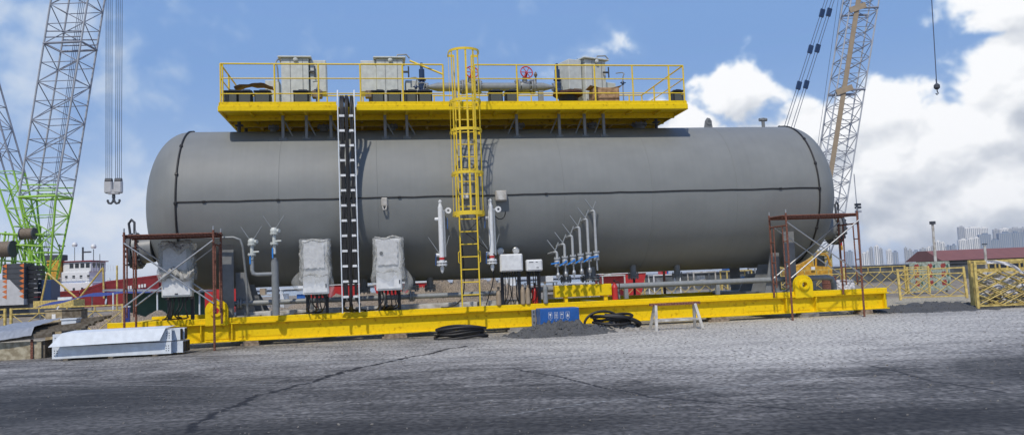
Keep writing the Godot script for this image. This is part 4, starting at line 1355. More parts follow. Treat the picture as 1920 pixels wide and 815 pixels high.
func build_cabinets() -> void:
	var defs := [
		[-8.18, 2.14, 1.22, 2.44, 0.66, "control cabinet in crumpled clear film inside the left scaffold"],
		[-5.04, 2.14, 1.15, 2.44, 0.60, "film-wrapped white control cabinet left of the cable tray"],
		[-3.31, 2.14, 1.17, 2.42, 0.62, "film-wrapped white control cabinet right of the cable tray"]]
	for i in 3:
		var q: Array = defs[i]
		var x: float = q[0]; var z: float = q[1]; var y0: float = q[2]; var y1: float = q[3]; var w: float = q[4]
		var t := thing("control_cabinet", q[5], "cabinet", Vector3(x, 0.68, z), "wrapped control cabinets on the skid")
		var g := Geo.new()
		g.bev(Vector3(x, (y0 + y1) * 0.5, z), Vector3(w, y1 - y0, 0.26), 0.015)
		part(t, "housing", g, M.white_paint if i > 0 else M.pale_grey)
		var d := Geo.new()
		d.bev(Vector3(x, y0 + 0.24, z + 0.138), Vector3(w - 0.05, 0.40, 0.02), 0.006)
		var door := part(t, "door", d, M.white_paint)
		var hn := Geo.new()
		hn.bev(Vector3(x + (0.0 if i == 0 else w * 0.40), y0 + (0.075 if i == 0 else 0.2), z + 0.152), Vector3(0.07 if i == 0 else 0.025, 0.03 if i == 0 else 0.09, 0.02), 0.004)
		part(door, "handle", hn, M.counterweight)
		part(t, "paper_cover", sheet_geo(Vector3(x - 0.02, y0 + 0.92, z + 0.145), w * 0.80, 0.60, 200 + i), M.paper)
		if i == 2:
			var ho := Geo.new()
			ho.lathe([[0.0, 0.0], [0.045, 0.0], [0.04, 0.02], [0.0, 0.02]], Vector3(x - 0.17, y1 - 0.35, z + 0.178), Vector3(0, 0, 1), 12)
			part(t, "lock", ho, M.counterweight)
		part(t, "plastic_wrap", wrap_geo(Vector3(x, 0, z), w, 0.30, y0 + (0.42 if i == 0 else 0.30), y1 + 0.03, 300 + i * 7, 0.07, 0.05), M.film)
		# film bunched along the edges and torn across the middle
		var fe := [[Vector3(-0.5, 0.42, 0), Vector3(-0.5, 1.26, 0)], [Vector3(0.5, 0.40, 0), Vector3(0.5, 1.25, 0)], [Vector3(-0.52, 1.27, 0), Vector3(0.52, 1.28, 0)], [Vector3(-0.5, 0.46, 0), Vector3(0.52, 0.44, 0)]]
		for e in 4:
			part(t, "bunched_wrap", crumple_tube(Vector3(x + fe[e][0].x * w, y0 + fe[e][0].y, z + 0.12), Vector3(x + fe[e][1].x * w, y0 + fe[e][1].y, z + 0.12), 0.045 if e != 2 else 0.035, 900 + i * 10 + e), M.film_bunch)
		if i == 0:
			var pts := []
			for k in 24:
				pts.append(Vector3(x + lerpf(-0.36, 0.42, k / 23.0), y0 + 0.50 + 0.04 * sin(k * 0.9), z + 0.22 + 0.02 * sin(k * 1.7)))
			part(t, "bunched_wrap", crumple_tube(pts[0], pts[23], 0.12, 950), M.film_bunch)
			part(t, "bunched_wrap", crumple_tube(pts[2] + Vector3(0, 0.62, 0), pts[20] + Vector3(0, 0.66, 0), 0.09, 951), M.film_bunch)
		else:
			for s in [-1.0, 1.0]:
				var tl := Geo.new()
				var rows := []
				for a in 9:
					var row := []
					for b in 9:
						var u := a / 8.0; var v := b / 8.0
						var xx: float = x + s * (w * 0.5 + 0.01 + u * (0.26 if s == [0, -1.0, 1.0][i] else 0.12) * sin(v * 2.6))
						row.append(Vector3(xx, y0 + 0.62 - v * (0.75 if s > 0.0 else 0.55), z + 0.12 + 0.05 * sin(v * 7.0 + u * 4.0) * u - u * 0.1))
					rows.append(row)
				tl.grid(rows)
				part(t, "wrap_tail", tl, M.film)
		for s in [-1.0, 1.0]:
			slab(t, "leg", Vector3(x + s * (w * 0.5 - 0.07), (0.68 + y0) * 0.5, 1.86), Vector3(0.075, y0 - 0.68, 0.075), M.black_paint)
			slab(t, "arm", Vector3(x + s * (w * 0.5 - 0.07), y0 - 0.03, 2.02), Vector3(0.06, 0.06, 0.34), M.black_paint)
		var rr := RandomNumberGenerator.new()
		rr.seed = 400 + i
		for k in 5:
			var cx := x + lerpf(-0.17, 0.19, k / 4.0)
			var gl := Geo.new()
			gl.tube(Vector3(cx, y0 + 0.01, z), Vector3(cx, y0 - 0.09, z), 0.03, 0.022, 8)
			var p := [Vector3(cx, y0 - 0.03, z), Vector3(cx + rr.randf_range(-0.03, 0.03), y0 - 0.2, z + 0.02), Vector3(cx + rr.randf_range(-0.1, 0.08), 0.80, z + rr.randf_range(-0.05, 0.03)), Vector3(cx - rr.randf_range(0.0, 0.22), 0.72, z - 0.30), Vector3(cx - rr.randf_range(0.1, 0.4), 0.70, z - 0.42)]
			gl.path(smooth(p, 4), 0.017, 6)
			part(t, "cable", gl, M.rubber)

func crumple_tube(a: Vector3, b: Vector3, r: float, sd: int) -> Geo:
	var nn := noise(FastNoiseLite.TYPE_SIMPLEX, 6.0, 3, sd)
	nn.fractal_type = FastNoiseLite.FRACTAL_RIDGED
	var d := (b - a).normalized()
	var x := d.cross(Vector3(0, 0, 1)).normalized(); var y := d.cross(x)
	var rows := []
	for i in 25:
		var f := i / 24.0
		var row := []
		for j in 13:
			var t := TAU * (j % 12) / 12.0
			var rr := r * (0.35 + 1.1 * absf(nn.get_noise_3d(f * a.distance_to(b) * 2.2, cos(t) * 0.6, sin(t) * 0.6))) * (0.5 + 0.5 * sin(PI * clampf(f, 0.06, 0.94)))
			var sway := x * r * 0.7 * sin(f * 9.0 + sd)
			row.append(a.lerp(b, f) + sway + (x * cos(t) + y * sin(t)) * rr)
		rows.append(row)
	var g := Geo.new()
	g.grid(rows)
	return g

func smooth(p: Array, n: int) -> Array:
	var c := Curve3D.new()
	for i in p.size():
		var tg: Vector3 = (p[mini(i + 1, p.size() - 1)] - p[maxi(i - 1, 0)]) * 0.2
		c.add_point(p[i], -tg, tg)
	var out := []
	var m := (p.size() - 1) * n
	for i in m + 1:
		out.append(c.sample(mini(i / n, p.size() - 2), float(i % n) / n if i < m else 1.0))
	return out

func build_boxes() -> void:
	var a := thing("junction_box", "square pale grey junction box on the tank right of the ladder", "box", on_tank(-0.48, 3.29))
	var g := Geo.new()
	g.bev(Vector3(-0.475, 3.415, 2.13), Vector3(0.29, 0.26, 0.14), 0.02)
	part(a, "housing", g, M.white_dirty)
	var gl := Geo.new()
	gl.bev(Vector3(-0.475, 3.415, 2.205), Vector3(0.25, 0.22, 0.015), 0.006)
	part(a, "cover", gl, M.white_dirty)
	var b := thing("junction_box", "small white junction box on the tank behind the ladder cage", "box", on_tank(-1.43, 3.36))
	var h := Geo.new()
	h.bev(Vector3(-1.39, 3.43, 2.10), Vector3(0.20, 0.14, 0.09), 0.015)
	part(b, "housing", h, M.white_paint)
	var hl := Geo.new()
	hl.bev(Vector3(-1.39, 3.43, 2.15), Vector3(0.16, 0.10, 0.012), 0.004)
	part(b, "cover", hl, M.white_paint)
	# two boxes on black posts
	var defs := [[-0.27, 1.51, 1.95, 0.58, "larger white box on black posts right of the level gauges"], [0.32, 1.50, 1.79, 0.41, "smaller white box on black posts beside the sampling valves"]]
	for i in 2:
		var q: Array = defs[i]
		var t := thing("instrument_box", q[4], "box", Vector3(q[0], 0.68, 2.25), "instrument boxes on posts")
		var o := Geo.new()
		o.bev(Vector3(q[0], (q[1] + q[2]) * 0.5, 1.99), Vector3(q[3], q[2] - q[1], 0.2), 0.025)
		part(t, "housing", o, M.white_paint)
		var l := Geo.new()
		l.bev(Vector3(q[0], (q[1] + q[2]) * 0.5, 2.095), Vector3(q[3] - 0.06, q[2] - q[1] - 0.06, 0.02), 0.008)
		var lid := part(t, "lid", l, M.white_paint)
		if i == 1:
			for k in [[-0.09, 0.10, 0.11], [0.05, 0.10, 0.05], [0.07, -0.07, 0.06]]:
				slab(lid, "dark_marking", Vector3(q[0] + k[0], 1.645 + k[1] * 0.8, 2.107), Vector3(k[2], 0.018, 0.004), M.counterweight)
		for s in [-1.0, 1.0]:
			slab(t, "post", Vector3(q[0] + s * (q[3] * 0.5 - 0.07), (0.68 + q[1]) * 0.5 + 0.1, 1.85), Vector3(0.075, q[1] - 0.48, 0.075), M.black_paint)
		for k in 6 - i * 2:
			var cx: float = q[0] + lerpf(-q[3] * 0.28, q[3] * 0.28, k / (5.0 - i * 2))
			var c := Geo.new()
			c.tube(Vector3(cx, q[1] + 0.01, 1.99), Vector3(cx, q[1] - 0.10, 1.99), 0.026, 0.018, 8)
			c.path(smooth([Vector3(cx, q[1] - 0.08, 1.99), Vector3(cx + 0.02 * sin(k * 2.1), 1.2, 1.98), Vector3(cx + 0.06 * sin(k * 3.3), 0.9, 1.96), Vector3(cx + 0.1 * sin(k * 5.1), 0.71, 1.84)], 3), 0.012, 6)
			part(t, "cable", c, M.rubber)
	for i in 2:
		var p := on_tank([-0.48, -0.08][i], 2.07)
		var t := thing("pressure_gauge", ["left of the two round white gauges above the instrument box", "right of the two round white gauges above the instrument box"][i], "gauge", p, "round gauges on the tank")
		var ax := Vector3(0, -0.25, 1).normalized()
		var d := Geo.new()
		d.tube(p - ax * 0.05, p + ax * 0.16, 0.03, 0.03, 8)
		d.lathe([[0.0, 0.10], [0.095, 0.10], [0.10, 0.12], [0.10, 0.17], [0.09, 0.18], [0.075, 0.185], [0.0, 0.185]], p, ax, 20)
		part(t, "case", d, M.galvanised)
		var f := Geo.new()
		f.lathe([[0.0, 0.192], [0.074, 0.190], [0.074, 0.186]], p, ax, 20)
		part(t, "dial", f, M.white_paint)
	# gas cylinders and an extinguisher behind the posts
	var cyl := [[-0.60, 1.10, "tan gas cylinder left of the instrument box posts"], [0.02, 1.14, "tan gas cylinder between the two instrument boxes, left of a pair"], [0.15, 1.12, "tan gas cylinder between the two instrument boxes, right of a pair"], [0.60, 1.18, "grey-tan gas cylinder left of the raised yellow beam"]]
	for i in 4:
		var q: Array = cyl[i]
		var t := thing("gas_cylinder", q[2], "gas cylinder", Vector3(q[0], 0.68, 1.9), "gas cylinders on the skid")
		var c := Geo.new()
		c.lathe([[0.0, 0.0], [0.055, 0.0], [0.06, 0.02], [0.06, q[1] - 0.82], [0.045, q[1] - 0.74], [0.022, q[1] - 0.71], [0.022, q[1] - 0.68], [0.0, q[1] - 0.68]], Vector3(q[0], 0.68, 1.9), Vector3.UP, 14)
		part(t, "body", c, M.tan if i < 3 else M.pipe_grey)
		slab(t, "valve", Vector3(q[0], q[1] + 0.02, 1.9), Vector3(0.06, 0.05, 0.04), M.tower_brown)
	for i in 2:
		var x: float = [0.36, 2.48][i]
		var t := thing("fire_extinguisher", ["red fire extinguisher under the smaller instrument box", "red fire extinguisher just right of the raised yellow beam"][i], "extinguisher", Vector3(x, 0.68, 1.75), "fire extinguishers on the skid")
		var c := Geo.new()
		c.lathe([[0.0, 0.0], [0.075, 0.0], [0.08, 0.02], [0.08, 0.32], [0.05, 0.40], [0.025, 0.42], [0.025, 0.46], [0.0, 0.46]], Vector3(x, 0.68, 1.72), Vector3.UP, 16)
		part(t, "body", c, M.red_paint)
		var v := Geo.new()
		v.bev(Vector3(x, 1.17, 1.72), Vector3(0.04, 0.06, 0.12), 0.01)
		v.path(smooth([Vector3(x, 1.15, 1.74), Vector3(x + 0.11, 1.12, 1.76), Vector3(x + 0.10, 0.9, 1.78), Vector3(x + 0.09, 0.8, 1.78)], 4), 0.014, 6)
		part(t, "valve_hose", v, M.rubber)
	# two pump-like trims between the cabinets
	var pb := thing("grey_bracket_plate", "dull grey post plate standing beside the blue crate", "plate", Vector3(0.235, 0, 2.1))
	slab(pb, "plate", Vector3(0.235, 0.33, 2.1), Vector3(0.10, 0.42, 0.06), M.galvanised)
	for y in [0.48, 0.38, 0.22]:
		slab(pb, "slot", Vector3(0.235, y, 2.132), Vector3(0.03, 0.06, 0.006), M.counterweight)
	slab(pb, "foot", Vector3(0.235, 0.06, 2.1), Vector3(0.2, 0.12, 0.2), M.concrete)
	var bc := thing("blue_crate", "blue crate with four small white care symbols before the skid", "crate", Vector3(0.79, 0, 2.35))
	var bg := Geo.new()
	bg.bev(Vector3(0.79, 0.285, 2.35), Vector3(0.98, 0.57, 0.55), 0.015)
	part(bc, "body", bg, M.blue_paint)
	var z := 2.628
	# frame of each symbol, then goblet, chain, umbrella, arrow and drop built flat on the face
	for k in 4:
		var x := 0.55 + k * 0.145
		var sg := Geo.new()
		for e in [[Vector3(0.09, 0.006, 0.003), Vector3(0, 0.075, 0)], [Vector3(0.09, 0.006, 0.003), Vector3(0, -0.075, 0)], [Vector3(0.006, 0.144, 0.003), Vector3(-0.042, 0, 0)], [Vector3(0.006, 0.144, 0.003), Vector3(0.042, 0, 0)]]:
			sg.box(Vector3(x, 0.40, z - 0.0005) + e[1], e[0])
		var bs := Basis()
		match k:
			0:
				sg.ext(PackedVector2Array([Vector2(-0.022, 0.045), Vector2(0.022, 0.045), Vector2(0.018, 0.005), Vector2(0.004, -0.012), Vector2(0.004, -0.04), Vector2(0.018, -0.05), Vector2(-0.018, -0.05), Vector2(-0.004, -0.04), Vector2(-0.004, -0.012), Vector2(-0.018, 0.005)]), 0.003, Vector3(x, 0.40, z - 0.002), bs)
			1:
				for yy in [0.04, 0.0, -0.04]:
					sg.box(Vector3(x, 0.40 + yy, z), Vector3(0.05, 0.010, 0.003))
				sg.box(Vector3(x, 0.40, z + 0.0005), Vector3(0.010, 0.08, 0.003))
			2:
				sg.ext(PackedVector2Array([Vector2(-0.03, 0.01), Vector2(-0.022, 0.03), Vector2(0, 0.042), Vector2(0.022, 0.03), Vector2(0.03, 0.01)]), 0.003, Vector3(x, 0.40, z - 0.002), bs)
				sg.box(Vector3(x, 0.385, z + 0.0005), Vector3(0.006, 0.06, 0.003))
			3:
				sg.ext(PackedVector2Array([Vector2(-0.02, -0.045), Vector2(0.02, -0.045), Vector2(0.026, -0.02), Vector2(0.014, 0.01), Vector2(0, 0.05), Vector2(-0.014, 0.01), Vector2(-0.026, -0.02)]), 0.003, Vector3(x, 0.40, z - 0.002), bs)
		sg.box(Vector3(x + 0.004, 0.29, z), Vector3(0.03, 0.008, 0.003))
		part(bc, "care_symbol", sg, M.white_paint)

# ------------------------------------------------------------------ scaffolds and yard things
func scaffold(label: String, x0: float, x1: float, zn: float, zb: float, yb: float, top: float) -> void:
	var t := thing("scaffold", label, "scaffold", Vector3((x0 + x1) * 0.5, 0, zn), "rusty scaffold towers")
	for x in [x0, x1]:
		var s := 1.0 if x == x0 else -1.0
		bar(t, "upright", Vector3(x, 0.0, zn), Vector3(x, top + 0.10, zn), 0.026, M.rust)
		bar(t, "upright", Vector3(x, yb, zb), Vector3(x, top + 0.10, zb), 0.026, M.rust)
		for z in [zn, zb]:
			bar(t, "spigot", Vector3(x, top + 0.10, z), Vector3(x, top + 0.19, z), 0.018, M.galvanised)
		for y in [top, top - 0.22]:
			bar(t, "crossbar", Vector3(x, y, zn), Vector3(x, y, zb), 0.02, M.rust)
		bar(t, "ladder_strut", Vector3(x, top - 0.22, lerpf(zn, zb, 0.25)), Vector3(x, yb + 0.25, lerpf(zn, zb, 0.22)), 0.017, M.rust)
		bar(t, "ladder_strut", Vector3(x, top - 0.22, lerpf(zn, zb, 0.78)), Vector3(x, yb + 0.25, lerpf(zn, zb, 0.80)), 0.017, M.rust)
		for y in [top - 0.62, top - 1.15, yb + 0.35]:
			bar(t, "rung", Vector3(x, y, zn), Vector3(x, y, lerpf(zn, zb, 0.24)), 0.014, M.rust)
			bar(t, "rung", Vector3(x, y, zb), Vector3(x, y, lerpf(zn, zb, 0.79)), 0.014, M.rust)
	for z in [zn + 0.03, zb]:
		bar(t, "cross_brace", Vector3(x0, top - 0.14, z), Vector3(x1, top - 1.55, z), 0.017, M.galvanised)
		bar(t, "cross_brace", Vector3(x0, top - 1.55, z + 0.035), Vector3(x1, top - 0.14, z + 0.035), 0.017, M.galvanised)
	var bd := Geo.new()
	bd.bev(Vector3((x0 + x1) * 0.5, top + 0.035, (zn + zb) * 0.5), Vector3(x1 - x0 + 0.12, 0.03, absf(zn - zb) * 0.86), 0.006)
	for z in [zn - 0.12, zb + 0.12]:
		bd.bev(Vector3((x0 + x1) * 0.5, top + 0.005, z), Vector3(x1 - x0 + 0.1, 0.075, 0.04), 0.008)
	part(t, "walk_board", bd, M.rust)

func build_yard_things() -> void:
	scaffold("rusty scaffold frame around the leftmost cabinet", -9.10, -7.21, 3.0, 2.14, 0.56, 2.60)
	scaffold("rusty scaffold frame at the tank's right end", 6.70, 8.68, 3.0, 2.12, 0.56, 2.62)
	# trestle
	var t := thing("trestle", "pale weathered trestle bench standing before the yellow skid", "trestle", Vector3(3.3, 0, 3.8))
	slab(t, "top_rail", Vector3(3.25, 0.60, 3.95), Vector3(1.22, 0.06, 0.10), M.rust)
	for x in [2.77, 3.73]:
		var s := -1.0 if x < 3.2 else 1.0
		for z in [-1.0, 1.0]:
			var a := Vector3(x, 0.58, 3.95 + z * 0.03); var b := Vector3(x + s * 0.08, 0.0, 3.95 + z * 0.24)
			var d := (a - b).normalized()
			var sx := d.cross(Vector3(0, 0, 1)).normalized()
			slab(t, "leg", (a + b) * 0.5, Vector3(0.06, (a - b).length(), 0.05), M.white_dirty, Basis(sx, d, sx.cross(d)))
	for z in [-1.0, 1.0]:
		slab(t, "stretcher", Vector3(3.25, 0.235, 3.95 + z * 0.155), Vector3(1.06, 0.05, 0.03), M.white_dirty)
	# hose coils
	var rr := RandomNumberGenerator.new()
	rr.seed = 12
	for q in [["coil of thick black hose lying left of the blue crate", Vector3(-1.70, 0, 3.15), 0.58, 5, "hose_coil"], ["loose black hose heaped on rubble right of the blue crate", Vector3(1.9, 0.16, 3.3), 0.48, 4, "hose_coil"]]:
		var h := thing(q[4], q[0], "hose", q[1])
		for k in q[3]:
			var g := Geo.new()
			var p := []
			var rx: float = q[2] * rr.randf_range(0.85, 1.08); var rz := rr.randf_range(0.25, 0.42)
			var ph := rr.randf_range(0, TAU)
			for i in 40:
				var a := TAU * i / 40.0
				p.append(q[1] + Vector3(cos(a) * rx + rr.randf_range(-0.01, 0.01), 0.035 + k * 0.052 + 0.03 * sin(a * 2.0 + ph), sin(a) * rz))
			g.path(p, 0.033, 8, true)
			part(h, "loop", g, M.rubber)
		if q[1].x > 0.0:
			var g := Geo.new()
			var p := []
			for i in 20:
				var a := lerpf(PI * 0.98, 0.1, i / 19.0)
				p.append(q[1] + Vector3(-0.25 + cos(a) * 0.45, 0.02 + sin(a) * 0.30, 0.1))
			g.path(p, 0.03, 8)
			part(h, "loop", g, M.rubber)
			var g2 := Geo.new()
			g2.path(smooth([q[1] + Vector3(-0.2, 0.22, 0.1), q[1] + Vector3(0.25, 0.16, 0.25), q[1] + Vector3(0.62, 0.0, 0.2), q[1] + Vector3(0.5, -0.05, 0.05), q[1] + Vector3(0.2, 0.05, 0.0)], 6), 0.05, 8)
			part(h, "loop", g2, M.rubber)
	# rubble heaps
	mound("gravel_heap", "low heap of dark asphalt rubble in front of the blue crate", Vector3(0.55, 0, 3.6), 1.15, 0.62, 0.34, M.gravel, 21, 260)
	mound("gravel_heap", "grey rubble heap under the loose hoses right of the blue crate", Vector3(1.85, 0, 3.35), 0.8, 0.45, 0.22, M.concrete, 22, 160)
	mound("gravel_heap", "wide low bank of grey gravel past the skid's right end", Vector3(12.0, -0.02, 1.2), 2.7, 1.7, 0.20, M.gravel, 23, 420)
	# bundle of white steel channels
	var c0 := Vector3(-10.36, 0, 3.55); var c1 := Vector3(-7.95, 0, 3.72)
	var dx := (c1 - c0).normalized(); var dz := Vector3(-dx.z, 0, dx.x)
	var b := Basis(dx, Vector3.UP, dz)
	var bt := thing("steel_bundle", "stack of white painted steel channels lying left of the skid", "steel bundle", (c0 + c1) * 0.5)
	var L := c0.distance_to(c1)
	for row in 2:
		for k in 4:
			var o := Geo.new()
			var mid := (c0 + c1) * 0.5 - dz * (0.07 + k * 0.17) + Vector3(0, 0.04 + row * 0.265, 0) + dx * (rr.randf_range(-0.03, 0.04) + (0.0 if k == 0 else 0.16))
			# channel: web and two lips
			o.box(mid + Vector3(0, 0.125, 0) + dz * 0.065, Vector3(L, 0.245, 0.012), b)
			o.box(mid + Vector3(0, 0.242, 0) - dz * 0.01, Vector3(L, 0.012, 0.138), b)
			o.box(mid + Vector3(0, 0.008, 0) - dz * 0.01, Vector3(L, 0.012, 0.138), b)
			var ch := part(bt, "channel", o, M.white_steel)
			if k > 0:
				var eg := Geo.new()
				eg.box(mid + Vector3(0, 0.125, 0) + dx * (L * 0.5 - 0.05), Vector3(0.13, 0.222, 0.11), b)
				part(ch, "end_shade_block", eg, M.rubber)  # dark block added in the open channel end to stand for its shade
			if k == 0:
				for e in [-1.0, 1.0]:
					for hy in [0.07, 0.12, 0.17]:
						for hx in [0.05, 0.10]:
							var ho := Geo.new()
							ho.tube(mid + Vector3(0, hy, 0) + dx * e * (L * 0.5 - hx) + dz * 0.066, mid + Vector3(0, hy, 0) + dx * e * (L * 0.5 - hx) + dz * 0.074, 0.011, 0.011, 8)
							part(ch, "bolt_hole", ho, M.counterweight)
	for k in 3:
		var mid := (c0 + c1) * 0.5 - dz * 0.3 + dx * (k - 1) * 0.9
		var bl := Geo.new()
		bl.box(mid + Vector3(0, 0.02, 0), Vector3(0.1, 0.04, 0.8), b)
		part(bt, "dunnage", bl, M.old_wood)
	# loose bent cover plate leaning over the stack
	var cp := thing("cover_plate", "bent white cover sheet leaning over the steel channels", "sheet", (c0 + c1) * 0.5 + Vector3(0, 0.3, 0))
	var sg := Geo.new()
	var mid := (c0 + c1) * 0.5
	var top := mid + Vector3(0, 0.605, 0) - dz * 0.16
	var P := func(u: float, y: float, w: float) -> Vector3: return mid + dx * u + Vector3(0, y, 0) + dz * w
	sg.face([P.call(-1.22, 0.30, 0.16), P.call(1.02, 0.335, 0.15), P.call(1.12, 0.585, 0.08), P.call(-0.98, 0.575, 0.08)], P.call(0, 0.3, -2))
	sg.face([P.call(-1.22, 0.30, 0.152), P.call(1.02, 0.335, 0.142), P.call(1.12, 0.585, 0.072), P.call(-0.98, 0.575, 0.072)], P.call(0, 0.3, 2))
	sg.face([P.call(-0.98, 0.575, 0.08), P.call(1.12, 0.585, 0.08), P.call(1.16, 0.615, -0.45), P.call(-0.95, 0.60, -0.45)], P.call(0, -2, 0))
	sg.face([P.call(-0.98, 0.569, 0.078), P.call(1.12, 0.579, 0.078), P.call(1.16, 0.609, -0.45), P.call(-0.95, 0.594, -0.45)], P.call(0, 2, 0))
	part(cp, "sheet", sg, M.white_steel)
	# timber shed end at far left
	var sh := thing("timber_platform", "low weathered timber platform with a beige panel front at far left", "timber platform", Vector3(-11.7, 0, 2.2))
	slab(sh, "front_panel", Vector3(-12.0, 0.19, 2.55), Vector3(2.1, 0.38, 0.06), M.beige_panel)
	slab(sh, "side_panel", Vector3(-10.92, 0.19, 2.0), Vector3(0.06, 0.38, 1.05), M.old_wood)
	slab(sh, "steel_post", Vector3(-11.13, 0.21, 2.60), Vector3(0.05, 0.44, 0.035), M.rust)
	slab(sh, "edge_beam", Vector3(-11.85, 0.44, 2.56), Vector3(2.3, 0.10, 0.16), M.old_wood, Basis(Vector3(0, 0, 1), 0.07))
	for k in 9:
		var w := 0.2
		slab(sh, "plank", Vector3(-11.5 + 0.02 * sin(k * 3.7), 0.52 + 0.012 * sin(k * 2.3) + (k * 0.022), 2.45 - k * 0.21), Vector3(2.9, 0.05, w * 0.95), M.old_wood, Basis(Vector3(0, 0, 1), 0.085))
	var tp := thing("grey_tarpaulin", "grey tarpaulin draped over the timber platform at far left", "tarpaulin", Vector3(-12.0, 0.6, 1.9))
	var rows := []
	var tn := noise(FastNoiseLite.TYPE_SIMPLEX_SMOOTH, 1.5, 3, 87)
	for i in 12:
		var row := []
		for j in 18:
			var x := lerpf(-13.4, -11.1, j / 17.0); var z := lerpf(2.72, 1.0, i / 11.0)
			row.append(Vector3(x, 0.60 + (x + 12.2) * 0.09 + 0.04 * tn.get_noise_2d(x, z) + (2.4 - z) * 0.10 - (0.16 if i == 0 else 0.0), z))
		rows.append(row)
	var tg := Geo.new()
	tg.grid(rows)
	part(tp, "sheet", tg, M.tarp_grey)
	# boxes standing behind the platform
	for q in [[-12.72, 0.36, M.plywood, "pale plywood crate before the left lattice fence"], [-12.25, 0.42, M.old_wood, "dark weathered crate beside the pale plywood one"]]:
		var cr := thing("wooden_crate", q[3], "crate", Vector3(q[0], 0, -3.1), "crates before the left fence")
		slab(cr, "body", Vector3(q[0], 0.47, -3.1), Vector3(q[1] * 1.25, 0.94, 0.5), q[2])
		slab(cr, "lid", Vector3(q[0], 0.955, -3.1), Vector3(q[1] * 1.33, 0.03, 0.55), q[2])
		if q[2] == M.plywood:
			slab(cr, "paper_label", Vector3(q[0] + 0.0, 0.78, -2.845), Vector3(0.10, 0.14, 0.006), M.paper)
	var gb := thing("grey_bin", "small pale grey box behind the white steel bundle", "box", Vector3(-11.0, 0, 1.5))
	slab(gb, "body", Vector3(-10.70, 0.40, 1.55), Vector3(0.32, 0.80, 0.3), M.white_steel)
	slab(gb, "rim", Vector3(-10.70, 0.81, 1.55), Vector3(0.36, 0.03, 0.34), M.white_steel)

func mound(called: String, label: String, at: Vector3, rx: float, rz: float, h: float, m: Material, sd: int, stones: int) -> void:
	var nn := noise(FastNoiseLite.TYPE_SIMPLEX_SMOOTH, 1.7 / rx, 5, sd)
	var t := thing(called, label, "heap", at)
	var rows := []
	for i in 41:
		var row := []
		for j in 61:
			var u := j / 30.0 - 1.0; var v := 1.0 - i / 20.0
			var r := sqrt(u * u + v * v) + 0.28 * nn.get_noise_2d(u * rx * 2.0 + 9.0, v * rz * 3.0)
			var y := h * pow(clampf(1.0 - r, 0.0, 1.0), 0.8) * (1.0 + 0.7 * nn.get_noise_2d(u * rx * 3.0, v * rz * 3.0)) - 0.03
			row.append(at + Vector3(u * rx * 1.15, y, v * rz * 1.15))
		rows.append(row)
	var g := Geo.new()
	g.grid(rows)
	part(t, "heap", g, m)
	var r := RandomNumberGenerator.new()
	r.seed = sd * 31
	var sg := Geo.new()
	for k in stones:
		var a := r.randf() * TAU; var d := sqrt(r.randf()) * 1.05
		var i := clampi(int((1.0 - sin(a) * d / 1.15) * 20.0), 0, 40); var j := clampi(int((cos(a) * d / 1.15 + 1.0) * 30.0), 0, 60)
		var p: Vector3 = rows[i][j]
		p.y = maxf(p.y, at.y) + 0.004
		var s := r.randf_range(0.012, 0.035) * (1.0 if r.randf() < 0.85 else 1.8)
		sg.bev(p, Vector3(s * r.randf_range(0.8, 1.6), s * r.randf_range(0.5, 1.0), s), s * 0.3, Basis.from_euler(Vector3(r.randf() * 3, r.randf() * 3, r.randf() * 3)))
	var st := part(t, "stones", sg, m)
	st.set_meta("kind", "stuff")

# ------------------------------------------------------------------ background
# four-chord lattice between two rectangles; w0/w1 widths across, d0/d1 depths
func lattice(t: Node3D, a: Vector3, b: Vector3, across: Vector3, deep: Vector3, w0: float, w1: float, d0: float, d1: float, bays: int, rc: float, rb: float, m: Material, mb: Material, style := 0) -> void:
	var C := func(f: float, i: int) -> Vector3:
		var sx := -0.5 if i == 0 or i == 3 else 0.5
		var sz := 0.5 if i < 2 else -0.5
		return a.lerp(b, f) + across * sx * lerpf(w0, w1, f) + deep * sz * lerpf(d0, d1, f)
	for i in 4:
		bar(t, "chord", C.call(0.0, i), C.call(1.0, i), rc, m, 6)
	for k in bays:
		var f0 := float(k) / bays; var f1 := float(k + 1) / bays
		for i in 4:
			var j := (i + 1) % 4
			if style == 1 and i % 2 == 0:
				bar(t, "brace", C.call(f0, i), C.call(f1, j), rb, mb, 5)
				bar(t, "brace", C.call(f0, j), C.call(f1, i), rb, mb, 5)
			elif (k + i) % 2 == 0:
				bar(t, "brace", C.call(f0, i), C.call(f1, j), rb, mb, 5)
			else:
				bar(t, "brace", C.call(f0, j), C.call(f1, i), rb, mb, 5)
			bar(t, "brace", C.call(f1, i), C.call(f1, j), rb * 0.9, mb, 5)

